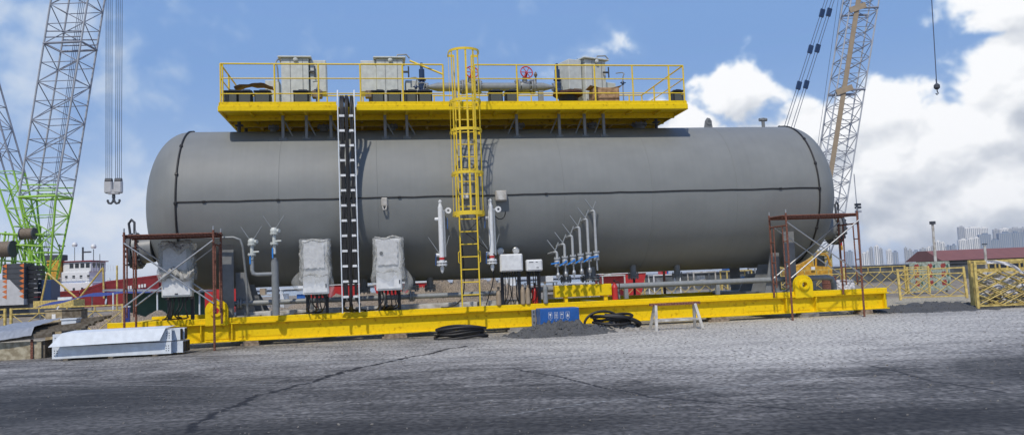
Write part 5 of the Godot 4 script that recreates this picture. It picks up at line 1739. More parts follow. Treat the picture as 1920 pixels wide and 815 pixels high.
func build_left_crane() -> void:
	var t := thing("crawler_crane", "green crawler crane with a tall grey lattice boom at left", "crane", Vector3(-29.5, 0, -43.5))
	var R := Vector3(0.986, 0, 0.165); var F := Vector3(0.165, 0, -0.986)
	var Z := Vector3(0, 0, 0)
	# boom: green foot section, then grey
	var foot := Vector3(-28.3, 1.9, -43.3)
	var knee := Vector3(-28.15, 8.75, -42.7)
	var tip := Vector3(-22.3, 40.0, -39.5)
	lattice(t, foot, knee, R, -F, 0.7, 2.75, 0.8, 2.2, 5, 0.08, 0.042, M.green, M.green)
	var mid := knee.lerp(tip, 0.36)
	lattice(t, knee, mid, R, -F, 2.75, 2.75, 2.2, 2.2, 8, 0.075, 0.038, M.boom_light, M.boom_grey)
	lattice(t, mid, tip, R, -F, 2.75, 2.75, 2.2, 2.2, 14, 0.075, 0.038, M.boom_light, M.boom_grey)
	for f in [0.0, 0.36]:
		var c := knee.lerp(tip, f)
		for s in [-1.0, 1.0]:
			bar(t, "joint_frame", c + R * 1.4 * s - F * 1.1, c + R * 1.4 * s + F * 1.1, 0.09, M.green if f == 0.0 else M.boom_grey, 6)
			bar(t, "joint_frame", c - R * 1.4 - F * 1.1 * s, c + R * 1.4 - F * 1.1 * s, 0.09, M.green if f == 0.0 else M.boom_grey, 6)
			for o in [0.45, 0.9]:
				bar(t, "joint_frame", c - R * 1.35 - F * 1.1 * s + Vector3(0.1, o, 0), c + R * 1.35 - F * 1.1 * s + Vector3(0.1, o * 0.9, 0), 0.05, M.green if f == 0.0 else M.boom_grey, 6)
	# hoist ropes inside the boom
	for k in 4:
		bar(t, "boom_rope", foot + R * (k * 0.12 - 0.2) + Vector3(0, 3, 0), tip + R * (k * 0.16 - 0.3), 0.02, M.wire, 5)
	# back mast leaning left
	var m0 := Vector3(-28.9, 2.6, -43.6); var m1 := Vector3(-30.95, 10.8, -43.3); var m2 := Vector3(-34.9, 26.0, -43.0)
	lattice(t, m0, m1, R, -F, 0.9, 1.5, 0.8, 1.4, 6, 0.075, 0.04, M.green, M.green)
	lattice(t, m1, m2, R, -F, 1.5, 1.5, 1.4, 1.4, 9, 0.07, 0.035, M.boom_grey, M.boom_grey)
	bar(t, "mast_rope", m1, knee, 0.025, M.wire, 5)
	# winch frame
	for q in [[-31.2, 6.3, 0.35], [-29.3, 6.7, 0.3], [-30.2, 5.3, 0.1]]:
		for s in [-1.0, 1.0]:
			bar(t, "winch_frame", Vector3(q[0], 3.2, -43.4 + s * 0.9), Vector3(q[0] + q[2], q[1], -43.2 + s * 0.7), 0.08, M.green, 6)
	for y in [4.2, 5.4, 6.2]:
		for s in [-1.0, 1.0]:
			bar(t, "winch_frame", Vector3(-31.8, y, -43.3 + s * 0.85), Vector3(-28.2, y - 0.3, -43.1 + s * 0.85), 0.055, M.green, 6)
	for k in 6:
		bar(t, "winch_frame", Vector3(-31.6 + k * 0.6, 3.4, -42.6), Vector3(-31.2 + k * 0.6, 6.2, -42.5), 0.04, M.green, 6)
		bar(t, "winch_frame", Vector3(-30.6 + k * 0.5, 3.2, -42.5), Vector3(-31.4 + k * 0.6, 5.6, -42.6), 0.04, M.green, 6)
	for q in [[Vector3(-31.5, 4.95, -42.3), Vector3(-30.2, 4.95, -42.1), 0.58], [Vector3(-29.7, 6.05, -42.3), Vector3(-28.8, 6.05, -42.2), 0.42]]:
		var g := Geo.new()
		g.tube(q[0], q[1], q[2], q[2], 20)
		var dr := part(t, "winch_drum", g, M.tower_brown)
		for e in [q[0], q[1]]:
			var fg := Geo.new()
			fg.tube(e, e + (q[1] - q[0]).normalized() * 0.08, q[2] * 1.08, q[2] * 1.08, 20)
			part(dr, "drum_flange", fg, M.counterweight)
	# body and counterweights
	var T := Basis(Vector3.UP, -0.166)
	slab(t, "undercarriage", Vector3(-29.8, 0.55, -43.4), Vector3(6.5, 1.1, 3.0), M.counterweight, T)
	var bg := Geo.new()
	bg.ext(PackedVector2Array([Vector2(-2.5, 0), Vector2(2.05, 0), Vector2(2.05, 0.75), Vector2(1.0, 1.85), Vector2(-2.5, 1.95)]), 0.6, Vector3(-31.0, 0.85, -42.2), T)
	part(t, "body_panel", bg, M.crane_grey)
	var r := RandomNumberGenerator.new()
	r.seed = 4
	for k in 7:
		slab(t, "counterweight", Vector3(-29.75, 1.45 + k * 0.37, -42.0), Vector3(1.62, 0.355, 1.2), M.counterweight, T)
		for s in [-1.0, 1.0]:
			var cg := Geo.new()
			cg.ext(PackedVector2Array([Vector2(-0.16 * s, -0.15), Vector2(0.16 * s, 0.02), Vector2(-0.16 * s, 0.16)]) if s < 0 else PackedVector2Array([Vector2(0.16, -0.15), Vector2(0.16, 0.16), Vector2(-0.16, 0.02)]), 0.02, Vector3(-29.75, 1.45 + k * 0.37, -42.0) + T * Vector3(s * 0.62, 0, 0.61), T)
			part(t, "orange_chevron", cg, M.orange)
	for k in 8:
		slab(t, "track_block", Vector3(-28.52, 1.2 + k * 0.33, -42.0), Vector3(0.74, 0.29, 0.9), M.black_paint, T)
	slab(t, "cab_box", Vector3(-27.7, 1.5, -42.4), Vector3(0.75, 2.2, 1.2), M.blue_dark, T)

func build_hooks() -> void:
	var h := thing("hook_block", "grey crane hook block hanging from two bundles of wires at left", "hook block", Vector3(-23.8, 8.3, -43.9))
	var c := Vector3(-23.78, 9.62, -43.95)
	for s in [-1.0, 1.0]:
		var g := Geo.new()
		g.bev(c + Vector3(s * 0.35, -0.02, 0.0), Vector3(0.58, 0.95, 0.5), 0.08)
		part(h, "cheek_plate", g, M.crane_grey)
		var sv := Geo.new()
		sv.tube(c + Vector3(s * 0.35 - 0.24, 0.46, 0), c + Vector3(s * 0.35 + 0.24, 0.46, 0), 0.24, 0.24, 16)
		part(h, "sheave", sv, M.counterweight)
		for k in 4:
			var x: float = s * 0.35 + (k - 1.5) * 0.14
			bar(h, "wire", c + Vector3(x, 0.4, 0), Vector3(c.x + x * 1.12 + 0.65, 42.0, c.z + 1.6), 0.022, M.wire, 5)
	slab(h, "crosshead", c + Vector3(0, -0.38, 0), Vector3(0.8, 0.36, 0.4), M.crane_grey)
	var hk := Geo.new()
	hk.tube(c + Vector3(0, -0.5, 0), c + Vector3(0, -0.85, 0), 0.11, 0.13, 10)
	for s in [-1.0, 1.0]:
		var p := []
		for k in 10:
			var a := lerpf(PI * 0.5, -PI * 0.55, k / 9.0)
			p.append(c + Vector3(s * (0.20 + cos(a + PI) * -0.20), -1.08 + sin(a) * 0.20 - 0.02, 0))
		hk.path([c + Vector3(0, -0.85, 0), c + Vector3(s * 0.06, -1.14, 0), c + Vector3(s * 0.2, -1.28, 0), c + Vector3(s * 0.36, -1.24, 0), c + Vector3(s * 0.44, -1.08, 0), c + Vector3(s * 0.40, -0.98, 0)], 0.09, 8)
	part(h, "double_hook", hk, M.counterweight)
	var b := thing("hook_ball", "small dark crane hook ball hanging from one wire at upper right", "hook", Vector3(46.45, 16.6, -41.8))
	var bc := Vector3(46.47, 17.0, -41.8)
	bar(b, "wire", bc, Vector3(45.95, 34.0, -40.6), 0.045, M.wire, 6)
	var g := Geo.new()
	g.lathe([[0.0, -0.28], [0.14, -0.25], [0.26, -0.12], [0.26, 0.12], [0.14, 0.25], [0.06, 0.3], [0.06, 0.7], [0.0, 0.72]], bc, Vector3.UP, 16)
	part(b, "ball", g, M.counterweight)
	var hg := Geo.new()
	hg.path([bc + Vector3(0, -0.25, 0), bc + Vector3(0, -0.45, 0), bc + Vector3(0.10, -0.62, 0), bc + Vector3(-0.05, -0.74, 0), bc + Vector3(-0.16, -0.62, 0)], 0.05, 7)
	part(b, "hook", hg, M.counterweight)

func build_right_crane() -> void:
	var t := thing("lattice_boom_crane", "tall blue-grey lattice crane boom behind the tank's right end", "crane", Vector3(34.0, 0, -42.8))
	var R := Vector3(0.986, 0, 0.165); var F := Vector3(0.165, 0, -0.986)
	var foot := Vector3(34.35, 1.2, -43.0); var a := Vector3(35.3, 5.8, -42.6)
	var b := Vector3(41.6, 38.0, -39.6)
	lattice(t, foot, a, R, -F, 1.0, 2.45, 0.8, 1.9, 4, 0.075, 0.04, M.boom_grey, M.boom_grey, 1)
	lattice(t, a, b, R, -F, 2.45, 2.45, 1.9, 1.9, 24, 0.07, 0.033, M.boom_light, M.boom_grey, 1)
	# tan walkway down the left of the boom, with landing plates
	var d := (b - a).normalized()
	var bb := Basis(R, d, R.cross(d))
	slab(t, "walkway", a.lerp(b, 0.5) - R * 0.62 - F * 1.05, Vector3(0.42, a.distance_to(b), 0.06), M.tan, bb)
	for f in [0.33, 0.55]:
		slab(t, "landing_plate", a.lerp(b, f) - R * 0.6 - F * 1.12, Vector3(1.5, 0.5, 0.06), M.tan, Basis(Vector3(0, 0, 1), -0.0) * Basis(Vector3.UP, -0.166) * Basis(Vector3(0, 0, 1), 0.3))
		for s in [-1.0, 1.0]:
			bar(t, "joint_frame", a.lerp(b, f) - R * 1.25 + F * s, a.lerp(b, f) + R * 1.25 + F * s, 0.10, M.boom_grey, 6)
	# crawler base, hidden behind the tank for the most part
	slab(t, "undercarriage", Vector3(34.0, 0.6, -43.6), Vector3(7.0, 1.2, 3.0), M.counterweight)
	slab(t, "house", Vector3(33.0, 1.9, -43.8), Vector3(5.0, 1.5, 2.6), M.yellow_old)
	# stay bars: two pairs with couplings
	for k in 2:
		for o in [-0.13, 0.13]:
			var p0 := Vector3(31.0 + k * 0.75 + o, 9.0, -44.6); var p1 := Vector3(38.5 + k * 0.60 + o, 30.3, -41.8)
			bar(t, "stay_rope", p0, p1, 0.028, M.wire, 5)
		for f in [0.55, 0.70, 0.40]:
			var c := Vector3(31.0 + k * 0.75, 9.0, -44.6).lerp(Vector3(38.5 + k * 0.60, 30.3, -41.8), f + k * 0.004)
			slab(t, "stay_coupling", c, Vector3(0.42, 0.75, 0.16), M.blue_dark, Basis(Vector3(0, 0, 1), -0.33))
	for o in [0.0, 0.35]:
		bar(t, "backstay_rope", Vector3(33.9 + o, 5.0, -43.6), Vector3(39.9 + o, 38.0, -41.0), 0.02, M.wire, 5)

func build_ship() -> void:
	var t := thing("tug_ship", "red-hulled tug ship with white bridge and yellow funnel behind the crane", "ship", Vector3(-37.2, -1.5, -80.4), "", -0.166)
	t.scale = Vector3.ONE * 0.75
	# local frame: x along the hull to the bow
	var hull := Geo.new()
	var secs := [[-14.0, 2.9, 1.4, 3.6], [-8.0, 2.9, 2.4, 4.2], [0.0, 3.1, 3.0, 4.4], [4.0, 4.3, 3.2, 4.3], [12.0, 5.0, 2.4, 3.6], [15.5, 5.3, 0.7, 2.0], [17.2, 5.6, 0.05, 0.15]]
	for i in secs.size() - 1:
		var p: Array = secs[i]; var q: Array = secs[i + 1]
		for s in [-1.0, 1.0]:
			var a := Vector3(p[0], p[1] + 1.5, s * p[3]); var b := Vector3(q[0], q[1] + 1.5, s * q[3])
			var c := Vector3(q[0] - 0.8, -0.5, s * q[2]); var d := Vector3(p[0], -0.5, s * p[2])
			hull.face([a, b, c, d], Vector3(0, 1, 0))
		hull.face([Vector3(p[0], p[1] + 1.2, -p[3]), Vector3(q[0], q[1] + 1.2, -q[3]), Vector3(q[0], q[1] + 1.2, q[3]), Vector3(p[0], p[1] + 1.2, p[3])], Vector3(0, -9, 0))
	hull.face([Vector3(-14, 4.4, -3.6), Vector3(-14, 4.4, 3.6), Vector3(-14, -0.5, 1.4), Vector3(-14, -0.5, -1.4)], Vector3(0, 1, 0))
	part(t, "hull", hull, M.hull_red, "", true)
	for k in 7:
		if k == 2 or k == 3: continue
		slab(t, "hull_marking", Vector3(7.3 + k * 0.42, 4.7 + (k * 0.035), 4.02 - k * 0.035), Vector3(0.28, 0.5, 0.05), M.white_paint, Basis(Vector3.UP, 0.2), true)
	var sup := func(called: String, c: Vector3, s: Vector3, m: Material) -> MeshInstance3D:
		var g := Geo.new()
		g.bev(c, s, 0.08)
		return part(t, called, g, m, "", true)
	var main: MeshInstance3D = sup.call("deckhouse", Vector3(-3.5, 4.6, 0), Vector3(9.5, 2.4, 6.0), M.white_paint)
	var dk: MeshInstance3D = sup.call("upper_deckhouse", Vector3(-3.0, 6.6, 0), Vector3(7.0, 1.8, 5.0), M.white_paint)
	var br: MeshInstance3D = sup.call("bridge", Vector3(-1.5, 8.25, 0), Vector3(4.4, 1.6, 4.6), M.white_paint)
	sup.call("bridge_roof", Vector3(-1.5, 9.12, 0), Vector3(5.0, 0.15, 5.2), M.hull_red)
	var fn: MeshInstance3D = sup.call("funnel", Vector3(-4.9, 7.4, 2.2), Vector3(2.0, 4.0, 1.6), M.digger_yellow)
	sup.call("funnel_cap", Vector3(-5.2, 9.8, 2.0), Vector3(3.2, 0.9, 1.9), M.counterweight)
	for k in 4:
		slab(t, "bridge_window", Vector3(-2.35 + k * 0.85, 8.45, 2.31), Vector3(0.6, 0.75, 0.04), M.window_dark, Basis(), true)
	for k in 3:
		slab(t, "bridge_window", Vector3(0.71, 8.45, 1.4 - k * 1.3), Vector3(0.04, 0.75, 0.9), M.window_dark, Basis(), true)
	for k in 5:
		slab(t, "porthole", Vector3(-4.2 + k * 1.15, 6.7, 2.51), Vector3(0.4, 0.45, 0.04), M.window_dark, Basis(), true)
	for k in 6:
		slab(t, "porthole", Vector3(-6.8 + k * 1.3, 4.8, 3.01), Vector3(0.35, 0.4, 0.04), M.window_dark, Basis(), true)
	slab(t, "blue_stripe", Vector3(-2.4, 5.72, 2.62), Vector3(4.6, 0.3, 0.3), M.blue_paint, Basis(), true)
	for q in [[-1.5, 9.2, 11.4, 0.16], [-5.2, 10.0, 12.0, 0.12], [0.2, 9.2, 11.0, 0.06], [-2.8, 9.2, 11.4, 0.05], [-7.0, 9.8, 11.4, 0.10], [1.2, 7.5, 10.2, 0.05]]:
		bar(t, "mast", Vector3(q[0], q[1], 0.6), Vector3(q[0], q[2], 0.6), q[3], M.counterweight, 6, true)
	for q in [[-0.9, 10.6, 1.4], [-4.9, 11.7, 1.1], [-7.4, 10.9, 0.9]]:
		slab(t, "radar_bar", Vector3(q[0], q[1], 0.6), Vector3(q[2], 0.22, 0.22), M.counterweight, Basis(), true)
	for q in [[0.2, 11.1], [-2.8, 11.5]]:
		var g := Geo.new()
		g.lathe([[0.0, 0.0], [0.35, 0.05], [0.42, 0.35], [0.3, 0.65], [0.0, 0.78]], Vector3(q[0], q[1], 0.6), Vector3.UP, 12)
		part(t, "radome", g, M.white_paint, "", true)
	for k in 12:
		bar(t, "deck_rail_post", Vector3(-8.0 + k * 0.85, 5.8, 2.95), Vector3(-8.0 + k * 0.85, 6.6, 2.95), 0.03, M.white_paint, 5, true)
	bar(t, "deck_rail", Vector3(-8.0, 6.6, 2.95), Vector3(1.4, 6.6, 2.95), 0.03, M.white_paint, 5, true)
	for k in 9:
		bar(t, "deck_rail_post", Vector3(1.0 + k * 0.4, 7.4, 2.4), Vector3(1.0 + k * 0.4, 8.3, 2.4), 0.03, M.white_paint, 5, true)

# yellow lattice fence panel, local: x along, y up
func fence_panel(called: String, label: String, at: Vector3, turn: float, w: float, h: float, cells: int, rows: int, m: Material, group: String, tilt := 0.0) -> void:
	var t := thing(called, label, "fence panel", at, group, turn)
	t.rotation.x = tilt
	for x in [-w * 0.5, w * 0.5]:
		slab(t, "post", Vector3(x, h * 0.5, 0), Vector3(0.07, h, 0.07), m, Basis(), true)
	for y in [h - 0.03, h * 0.80, 0.08]:
		slab(t, "rail", Vector3(0, y, 0), Vector3(w, 0.035, 0.035), m, Basis(), true)
	var hh := (h * 0.80 - 0.10) / rows
	for k in cells:
		var x0 := lerpf(-w * 0.5, w * 0.5, float(k) / cells); var x1 := lerpf(-w * 0.5, w * 0.5, float(k + 1) / cells)
		for r in rows:
			var y0 := 0.10 + r * hh
			bar(t, "diagonal", Vector3(x0, y0, 0.01), Vector3(x1, y0 + hh, 0.01), 0.016, m, 5, true)
			bar(t, "diagonal", Vector3(x0, y0 + hh, -0.02), Vector3(x1, y0, -0.02), 0.016, m, 5, true)
		if k > 0:
			slab(t, "baluster", Vector3(x0, h * 0.89, 0), Vector3(0.035, h * 0.2, 0.035), m, Basis(), true)

func strip(called: String, label: String, pts: Array, w: float, m: Material) -> void:
	var t := thing(called, label, "cloth", pts[0])
	var sp := smooth(pts, 6)
	var rows := []
	for k in 4:
		var row := []
		for i in sp.size():
			var f := float(k) / 3.0 - 0.5
			row.append(sp[i] + Vector3(0.02 * sin(i * 1.3 + k), f * w, 0.03 * sin(i * 0.9 + k * 1.7)))
		rows.append(row)
	var g := Geo.new()
	g.grid(rows)
	part(t, "cloth", g, m)

func build_background() -> void:
	build_left_crane()
	build_hooks()
	build_right_crane()
	build_ship()
	# left fence
	fence_panel("lattice_fence", "yellow lattice fence panel at the far left edge", Vector3(-17.35, 0, -7.3), -0.166, 3.2, 1.02, 4, 1, M.yellow_old, "yellow lattice fences at left")
	fence_panel("lattice_fence", "yellow lattice fence panel behind the wooden crates", Vector3(-13.75, 0, -6.7), -0.166, 3.7, 1.02, 4, 1, M.yellow_old, "yellow lattice fences at left")
	var bp := thing("blue_post", "pale blue post at the end of the left lattice fence", "post", Vector3(-11.75, 0, -6.3))
	slab(bp, "post", Vector3(-11.75, 0.45, -6.3), Vector3(0.12, 0.9, 0.12), M.tarp_blue)
	slab(bp, "cap", Vector3(-11.75, 0.92, -6.3), Vector3(0.15, 0.04, 0.15), M.white_steel)
	var th := thing("blue_tarpaulin", "blue tarpaulin stretched over a frame behind the left fence", "tarpaulin", Vector3(-17, 0, -17))
	var rows := []
	for i in 6:
		var row := []
		for j in 20:
			var u := j / 19.0; var v := i / 5.0
			row.append(Vector3(-18.6 + u * 5.0, 0.95 + 0.55 * sin(u * 2.0) - v * 0.16 + 0.04 * sin(u * 17.0), -17.0 + v * 1.2 + u * 0.8))
		rows.append(row)
	var tg := Geo.new()
	tg.grid(rows)
	part(th, "sheet", tg, M.tarp_blue)
	for u in [0.05, 0.5, 0.95]:
		bar(th, "prop", Vector3(-18.6 + u * 5.0, 0, -16.5 + u * 0.8), Vector3(-18.6 + u * 5.0, 0.88 + 0.55 * sin(u * 2.0), -16.5 + u * 0.8), 0.03, M.galvanised, 6)
	# yellow tripod hoist before the ship
	var hz := thing("yellow_hoist", "small yellow hoist machine with raised arms before the ship", "machine", Vector3(-24, 0, -34))
	var hc := Vector3(-23.9, 0, -34.5)
	var HB := Basis(Vector3.UP, -0.166)
	slab(hz, "body", hc + Vector3(-0.3, 0.85, 0), Vector3(2.6, 0.5, 1.4), M.yellow_old, HB)
	slab(hz, "track", hc + Vector3(-0.3, 0.3, 0), Vector3(2.4, 0.6, 1.7), M.counterweight, HB)
	for q in [[-1.5, 1.0, -1.1, 2.9], [-1.1, 2.9, 0.9, 1.1], [0.9, 1.1, 2.5, 3.1], [2.5, 3.1, 2.55, 1.1], [3.4, 0.2, 3.4, 3.2]]:
		bar(hz, "arm", hc + Vector3(q[0], q[1], q[0] * 0.166), hc + Vector3(q[2], q[3], q[2] * 0.166), 0.06, M.yellow_old, 6)
	slab(hz, "windscreen", hc + Vector3(0.3, 1.18, 0.7), Vector3(0.9, 0.2, 0.1), M.white_steel, HB)
	# green shelter seen through the left scaffold
	var gs := thing("green_shelter", "dark green sheeted shelter with a grey roof behind the left scaffold", "shelter", Vector3(-12.6, 0, -14))
	slab(gs, "side_sheet", Vector3(-12.6, 0.75, -14.2), Vector3(3.4, 1.2, 0.1), M.tarp_green, Basis(Vector3.UP, -0.166))
	slab(gs, "roof_sheet", Vector3(-12.7, 1.42, -13.8), Vector3(4.0, 0.07, 1.6), M.tarp_grey, Basis(Vector3.UP, -0.166) * Basis(Vector3(0, 0, 1), -0.05))
	for x in [-14.3, -12.6, -10.95]:
		bar(gs, "post", Vector3(x, 0, -13.1), Vector3(x, 1.4, -13.1), 0.035, M.white_steel, 6)
	# sand heaps seen below the tank
	mound("sand_heap", "tan sand and rubble heap seen under the tank's left end", Vector3(-12.5, -0.1, -9.5), 3.6, 1.6, 0.75, M.sand, 31, 120)
	mound("sand_heap", "tan sand heap seen between the wrapped cabinets", Vector3(-4.5, -0.1, -12.0), 5.5, 2.0, 1.0, M.sand, 32, 160)
	mound("sand_heap", "tan sand heap seen behind the yellow ladder's foot", Vector3(-0.3, -0.1, -11.0), 3.6, 2.2, 1.65, M.sand, 33, 120)
	# low clutter across the yard: stillages, cages, bins and a red trailer
	var r := RandomNumberGenerator.new()
	r.seed = 55
	var mats := [M.white_paint, M.white_dirty, M.pale_grey, M.white_steel, M.yellow_old, M.pipe_grey]
	var words := ["white", "off-white", "pale grey", "bluish white", "faded yellow", "grey"]
	var spots := ["behind the riser pipe", "left of the second cabinet", "right of the second cabinet", "behind the cable tray's foot", "behind the third cabinet", "left of the ladder's foot", "right of the ladder's foot", "behind the larger instrument box", "behind the gas cylinders", "behind the sampling valves", "behind the raised yellow beam", "right of the raised yellow beam", "above the trestle", "right of the trestle", "left of the right saddle", "beside the right saddle"]
	for k in 16:
		var x := -9.5 + k * 1.75
		var z := -19.0 - r.randf() * 3.0 + k * 0.2
		var mi := r.randi_range(0, 5)
		var h := r.randf_range(0.95, 1.4)
		var w := r.randf_range(1.1, 1.5)
		var t := thing("stillage", "%s open storage rack seen under the tank %s" % [words[mi], spots[k]], "rack", Vector3(x, 0, z), "storage racks behind the tank")
		for sx in [-0.5, 0.5]:
			for sz in [-0.4, 0.4]:
				slab(t, "post", Vector3(x + sx * w, h * 0.5, z + sz), Vector3(0.06, h, 0.06), mats[mi])
		for f in [0.15, 0.55, 0.98]:
			slab(t, "shelf", Vector3(x, h * f, z), Vector3(w + 0.08, 0.06, 0.9), mats[mi])
		for c in r.randi_range(2, 4):
			var s := Vector3(r.randf_range(0.2, 0.45), r.randf_range(0.15, 0.36), r.randf_range(0.3, 0.6))
			var f: float = [0.15, 0.55, 0.98][r.randi_range(0, 2)]
			slab(t, "load", Vector3(x + r.randf_range(-0.4, 0.4) * w, h * f + 0.03 + s.y * 0.5, z + r.randf_range(-0.15, 0.2)), s, [M.white_paint, M.tan, M.counterweight, M.blue_paint, M.red_paint, M.white_dirty, M.paper][r.randi_range(0, 6)])
	for q in [[-5.6, -15.5, 1.35, "red steel skip seen behind the third wrapped cabinet"], [-2.6, -16.8, 1.3, "red steel skip seen left of the ladder's foot"], [8.6, -18.5, 1.35, "red steel skip seen right of the raised yellow beam"], [-11.6, -20.5, 1.45, "red steel skip seen through the left scaffold"]]:
		var t := thing("red_skip", q[3], "skip", Vector3(q[0], 0, q[1]), "red skips behind the tank")
		var g := Geo.new()
		g.ext(PackedVector2Array([Vector2(-0.9, 0.12), Vector2(0.9, 0.12), Vector2(1.25, q[2]), Vector2(-1.25, q[2])]), 1.2, Vector3(q[0], 0, q[1]))
		part(t, "tub", g, M.red_paint)
		slab(t, "rim", Vector3(q[0], q[2] + 0.03, q[1] + 0.6), Vector3(2.6, 0.07, 1.3), M.white_paint)
		slab(t, "foot", Vector3(q[0], 0.06, q[1] + 0.6), Vector3(1.6, 0.12, 1.0), M.counterweight)
	for k in 4:
		fence_panel("lattice_fence", ["yellow lattice panel seen under the tank left of the trestle", "yellow lattice panel seen under the tank above the trestle", "yellow lattice panel seen under the tank left of the right scaffold", "yellow lattice panel seen under the right saddle"][k], Vector3(8.0 + k * 2.6, 0, -13.6 + k * 0.43), -0.166, 2.5, 0.85, 4, 1, M.yellow_old, "yellow lattice panels behind the skid")
	# dark stanchions of the far scaffolds
	for q in [[-5.9, -6.0, "left of the second cabinet"], [-5.65, -6.0, "beside the second cabinet"], [5.2, -5.0, "right of the trestle"], [6.3, -5.0, "left of the right saddle"]]:
		var t := thing("rusty_stanchion", "dark rusty stanchion seen under the tank %s" % q[2], "post", Vector3(q[0], 0, q[1]), "rusty stanchions behind the tank")
		bar(t, "pole", Vector3(q[0], 0, q[1]), Vector3(q[0], 2.0, q[1]), 0.045, M.rust_dark, 6)
		slab(t, "foot", Vector3(q[0], 0.02, q[1]), Vector3(0.2, 0.04, 0.2), M.rust_dark)
	# right-hand fences
	fence_panel("lattice_fence", "yellow lattice fence panel behind the right scaffold", Vector3(14.6, 0, -9.8), -0.166, 2.6, 1.20, 5, 2, M.yellow_old, "yellow lattice fences at right")
	fence_panel("lattice_fence", "yellow lattice fence panel past the skid's right end", Vector3(17.25, 0, -9.3), -0.166, 2.6, 1.22, 5, 2, M.yellow_old, "yellow lattice fences at right")
	fence_panel("lattice_fence", "yellow lattice fence panel left of the painted board", Vector3(19.0, 0, -8.9), -0.166, 0.9, 1.15, 2, 2, M.yellow_old, "yellow lattice fences at right")
	fence_panel("lattice_fence", "leaning yellow lattice panel in front of the painted board", Vector3(14.15, 0.12, -1.6), -0.35, 2.0, 1.02, 4, 2, M.yellow_old, "yellow lattice fences at right", -0.12)
	for k in 3:
		fence_panel("lattice_fence", ["nearest of the three yellow lattice panels standing at the right edge", "middle one of the three yellow lattice panels at the right edge", "rearmost of the three yellow lattice panels at the right edge"][k], Vector3(13.8 + [0.0, 0.12, 0.3][k], 0, 2.6 - k * 0.30), -0.166 + [0.0, -0.05, 0.04][k], [2.7, 2.6, 2.7][k], [1.30, 1.25, 1.33][k], [4, 4, 5][k], [3, 3, 4][k], M.yellow_old, "stacked yellow lattice panels")
	var wr := RandomNumberGenerator.new()
	wr.seed = 71
	for k in 6:
		var x := 13.45 + k * 0.40
		var t := thing("white_sack", "%s pile of white and tan sacks behind the lattice panels at the right edge" % ["leftmost", "second", "third", "fourth", "fifth", "rightmost"][k], "sacks", Vector3(x, 0, 1.3), "sacks behind the lattice panels")
		for j in 5:
			var g := Geo.new()
			var w := wr.randf_range(0.15, 0.20)
			g.lathe([[0.0, 0.0], [w * 0.8, 0.01], [w, 0.07], [w * 1.02, 0.14], [w * 0.8, 0.20], [0.0, 0.215]], Vector3(x + wr.randf_range(-0.05, 0.05), j * 0.205, 1.35 + 0.05 * k + wr.randf_range(-0.05, 0.05)), Vector3.UP, 14)
			part(t, "bag", g, [M.cloth_white, M.cloth_white, M.white_dirty, M.tan][wr.randi_range(0, 3)])
	strip("white_cloth_strip", "white cloth strip hung along the top of the stacked lattice panels", [Vector3(12.5, 1.27, 2.75), Vector3(12.9, 1.24, 2.8), Vector3(13.3, 1.10, 2.85), Vector3(13.7, 0.82, 2.85), Vector3(14.3, 0.62, 2.9)], 0.09, M.cloth_white)
	strip("white_cloth_strip", "white cloth strip hung low across the stacked lattice panels", [Vector3(13.55, 0.45, 2.85), Vector3(13.8, 0.24, 2.88), Vector3(14.3, 0.17, 2.95)], 0.09, M.cloth_white)
	strip("white_cloth_strip", "white cloth strip tied to the left lattice fence", [Vector3(-13.9, 1.0, -6.4), Vector3(-14.1, 0.75, -6.2), Vector3(-14.5, 0.45, -6.1), Vector3(-14.8, 0.15, -6.0)], 0.08, M.cloth_white)
	# painted board
	var pb := thing("painted_board", "pale green board with red painted patterns past the skid's right end", "board", Vector3(20.1, 0, -9.6), "", -0.166)
	slab(pb, "board", Vector3(0, 0.70, 0), Vector3(1.75, 1.25, 0.05), M.mural, Basis(), true)
	for s in [-0.7, 0.7]:
		slab(pb, "post", Vector3(s, 0.35, -0.06), Vector3(0.06, 0.7, 0.06), M.old_wood, Basis(), true)
	for k in 3:
		for j in 3:
			var x := -0.58 + k * 0.58; var y := 1.12 - j * 0.36
			var g := Geo.new()
			g.ext(PackedVector2Array([Vector2(-0.11, 0.02), Vector2(-0.05, 0.12), Vector2(0.02, 0.10), Vector2(0.06, 0.15), Vector2(0.13, 0.03), Vector2(0.07, -0.05), Vector2(0.09, -0.13), Vector2(-0.03, -0.10), Vector2(-0.08, -0.14)]), 0.004, Vector3(x, y, 0.024))
			part(pb, "red_motif", g, M.mural_red, "", true)
			var h := Geo.new()
			h.ext(PackedVector2Array([Vector2(0.14, 0.02), Vector2(0.22, 0.10), Vector2(0.24, -0.06), Vector2(0.16, -0.13)]), 0.004, Vector3(x, y, 0.024))
			part(pb, "green_motif", h, M.mural_green, "", true)
	# dark parapet wall, red-roofed shed, lamp posts, mast, digger
	var wl := thing("parapet_wall", "long dark grey wall behind the right-hand fences", "wall", Vector3(30, 0, -33), "", -0.166)
	slab(wl, "wall", Vector3(-2.0, 0.55, 0), Vector3(26.0, 1.1, 0.4), M.wall_dark, Basis(), true)
	slab(wl, "coping", Vector3(-2.0, 1.14, 0), Vector3(26.2, 0.09, 0.6), M.counterweight, Basis(), true)
	var sd := thing("red_roof_shed", "long low shed with a dull red roof at right", "shed", Vector3(84, 0, -76), "", -0.166)
	slab(sd, "wall", Vector3(6.0, 0.7, 0), Vector3(37.0, 1.4, 8.0), M.wall_dark, Basis(), true)
	var rf := Geo.new()
	rf.ext(PackedVector2Array([Vector2(-5.0, 1.35), Vector2(5.0, 1.35), Vector2(1.2, 2.75), Vector2(-1.2, 2.75)]), 39.0, Vector3(-13.5, 0, 0), Basis(Vector3(0, 0, 1), Vector3.UP, Vector3(1, 0, 0)))
	part(sd, "roof", rf, M.roof_red, "", true)
